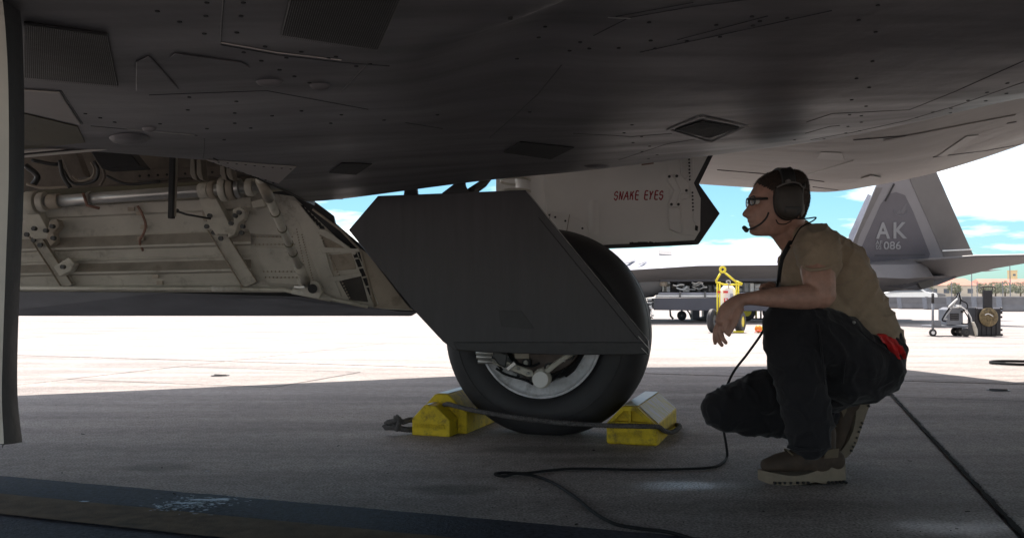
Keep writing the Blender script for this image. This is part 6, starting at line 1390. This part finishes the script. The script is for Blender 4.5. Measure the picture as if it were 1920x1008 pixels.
names = ['behind the back of the man', 'just right of the back of the man', 'left of the service cart', 'behind the service cart', 'between the service cart and the black case', 'behind the black case', 'right of the black case', 'at the right edge']
xs = [lerp(1650, 2010, k / 5.4) for k in range(6)]
labs = ['grey concrete barrier with striped ends partly hidden by the back of the man', 'grey concrete barrier seen between the man and the service cart', 'grey concrete barrier standing behind the pole of the service cart', 'grey concrete barrier seen between service cart and black case', 'grey concrete barrier just right of the black case', 'grey concrete barrier at the right edge of the row']
for k in range(6):
    o = proto if k == 0 else copy_tree(proto)
    px = 1668 + k * 50; d = 46 - (k * .9) * 2.1
    o.location = Vector((gx(px, d), d, 0)); o.rotation_euler = (0, 0, R(-6 - k * 3)); o['label'] = labs[k]
    if k >= 3: o.scale = (1.05, 1.05, 1.05)
def box_house(px, w, h, d, mt_, roof, lab, nwin=5, dep=12, cat='building', z0=0):
    t = thing('building', lab, cat, Vector((gx(px, d), d, z0)))
    x0 = gx(px, d)
    MB().box((x0, d + dep / 2, z0 + h / 2), (w, dep, h)).build('wall', M[mt_], t)
    if roof == 'flat': MB().box((x0, d + dep / 2, z0 + h + .2), (w + .6, dep + .6, .4)).build('roof', M['building'], t)
    else: MB().hull2([Vector((x0 - w / 2 - .5, d - .6, z0 + h)), Vector((x0 - w / 2 - .5, d + dep + .6, z0 + h)), Vector((x0 - w / 2 + 1, d + dep / 2, z0 + h + 2.6))], [Vector((x0 + w / 2 + .5, d - .6, z0 + h)), Vector((x0 + w / 2 + .5, d + dep + .6, z0 + h)), Vector((x0 + w / 2 - 1, d + dep / 2, z0 + h + 2.6))]).build('roof', M[roof], t)
    for k in range(nwin):
        xx = x0 - w / 2 + w * (k + .5) / nwin
        MB().box((xx, d - .03, z0 + h * .55), (w / nwin * .45, .1, h * .35)).build('window', M['glass'], t)
    return t
box_house(1662, 26, 4.5, 300, 'building', 'roof_red', 'low pale building with red roof partly behind the jet nozzle', 6)
box_house(1710, 30, 5.2, 330, 'building', 'roof_red', 'long red-roofed building above the pole of the service cart', 7)
box_house(1763, 26, 4.6, 310, 'building', 'roof_red', 'red-roofed building left of the hoses of the service cart', 6)
box_house(1812, 22, 5.6, 360, 'building', 'flat', 'flat pale building between service cart and black case', 5)
box_house(1856, 16, 6.4, 380, 'tower_wall', 'flat', 'small sand-coloured building behind the black case handle', 4)
box_house(1935, 40, 5.0, 340, 'building', 'roof_red', 'red-roofed building cut by the right edge of the view', 7)
tw = thing('tower', 'sand-coloured tower block rising above the trees at far right', 'tower', Vector((gx(1902, 520), 520, 0)))
MB().box((gx(1902, 520), 522, 8), (3.8, 4, 16)).build('wall', M['tower_wall'], tw); MB().box((gx(1902, 520), 522, 16.2), (4.2, 4.4, .5)).build('roof', M['tower_wall'], tw)
for k in range(4): MB().box((gx(1902, 520), 519.97, 4 + k * 3.2), (1.6, .1, 1.2)).build('window', M['glass'], tw)
def tree(px, d, h, w, lab):
    t = thing('tree', lab, 'tree', Vector((gx(px, d), d, 0)), 'trees beyond the apron'); x0 = gx(px, d)
    MB().tube([Vector((x0, d, 0)), Vector((x0 + .1, d, h * .4)), Vector((x0, d, h * .75))], [.3, .22, .08], 7).build('trunk', M['bark'], t)
    rt = random.Random(px); mb = MB()
    for k in range(1100):
        a = rt.uniform(0, 6.283); z_ = rt.uniform(-1, 1); rr__ = math.sqrt(1 - z_ * z_) * rt.uniform(.55, 1.08); lump = 1 + .35 * noise.noise(Vector((math.cos(a) * 1.7, math.sin(a) * 1.7, z_ * 2 + px)))
        c_ = Vector((x0 + math.cos(a) * rr__ * w * lump, d + math.sin(a) * rr__ * w * lump, h * .66 + z_ * h * .34 * lump)); s_ = rt.uniform(.14, .30)
        e1 = Vector((rt.uniform(-1, 1), rt.uniform(-1, 1), rt.uniform(-1, 1))).normalized(); e2 = e1.orthogonal().normalized()
        mb.add([c_ - e1 * s_, c_ + e2 * s_ * .7, c_ + e1 * s_, c_ - e2 * s_ * .7], [(0, 1, 2, 3)])
    mb.build('crown', M['leaf'], t, fix=False)
for px, d, h, w, lab in ((1866, 290, 5.3, 3.2, 'round tree just right of the black case handle'), (1884, 300, 5.6, 3.4, 'taller tree left of the sand-coloured tower'), (1913, 285, 5.2, 3.6, 'tree right of the sand-coloured tower'), (1842, 320, 5.4, 2.6, 'small tree left of the black case handle'), (1736, 300, 5.6, 2.4, 'small tree between two red-roofed buildings'), (1686, 290, 5.2, 2.2, 'small tree beside the leftmost red-roofed building'), (1790, 300, 5.2, 2.3, 'small tree above the service cart')): tree(px, d, h, w, lab)
fn = thing('fence', 'tall wire fence on thin posts beyond the barriers', 'fence', Vector((gx(1800, 62), 62, 0)))
for k in range(9):
    px = 1640 + k * 48; MB().cyl(Vector((gx(px, 62), 62, 0)), Vector((gx(px, 62), 62, 1.7)), .03, 6).build('post', M['cart_grey'], fn)
wr = MB()
for k in range(12): wr.tube([Vector((gx(1630, 62), 62, .1 + k * .14)), Vector((gx(2040, 62), 62, .1 + k * .14))], .005, 3)
wr.build('wire', M['jet2_side'], fn, kind='stuff')
for px, h, lab in ((1822, 2.4, 'thin lamp post rising left of the black case handle'), (1894, 3.0, 'thin lamp post in front of the sand-coloured tower')):
    t = thing('lamp_post', lab, 'lamp post', Vector((gx(px, 64), 64, 0)), 'thin lamp posts')
    MB().tube([Vector((gx(px, 64), 64, 0)), Vector((gx(px, 64), 64, h))], [.05, .03], 8).build('pole', M['cart_grey'], t); MB().box(Vector((gx(px, 64) + .12, 64, h)), (.3, .12, .05)).build('lamp_head', M['cart_grey'], t, bevel=.01)
# parked cars far off
def car(px, d, mt_, lab):
    t = thing('parked_car', lab, 'car', Vector((gx(px, d), d, 0)), 'cars parked beyond the barriers'); x0 = gx(px, d)
    side_ = [(-2.1, .35), (-2.1, .75), (-1.3, .9), (-.8, 1.38), (.7, 1.4), (1.4, .95), (2.1, .85), (2.15, .35)]
    b = MB().prism([Vector((x0 + a, d - .8, z)) for a, z in side_], Vector((0, 1.6, 0))).build('body', M[mt_], t, bevel=.08)
    MB().prism([Vector((x0 + a, d - .83, z)) for a, z in ((-1.15, .92), (-.72, 1.3), (.6, 1.3), (1.15, .95))], Vector((0, .02, 0))).build('window', M['glass'], t)
    for a in (-1.35, 1.35): small_wheel(Vector((x0 + a, d - .75, .32)), .32, .22, 'wheel', t, 'steel')
car(1689, 58, 'white_paint', 'white car parked beyond the barriers behind the back of the man')
car(1716, 70, 'jet2_side', 'grey car parked beyond the barriers under the jet nozzle')
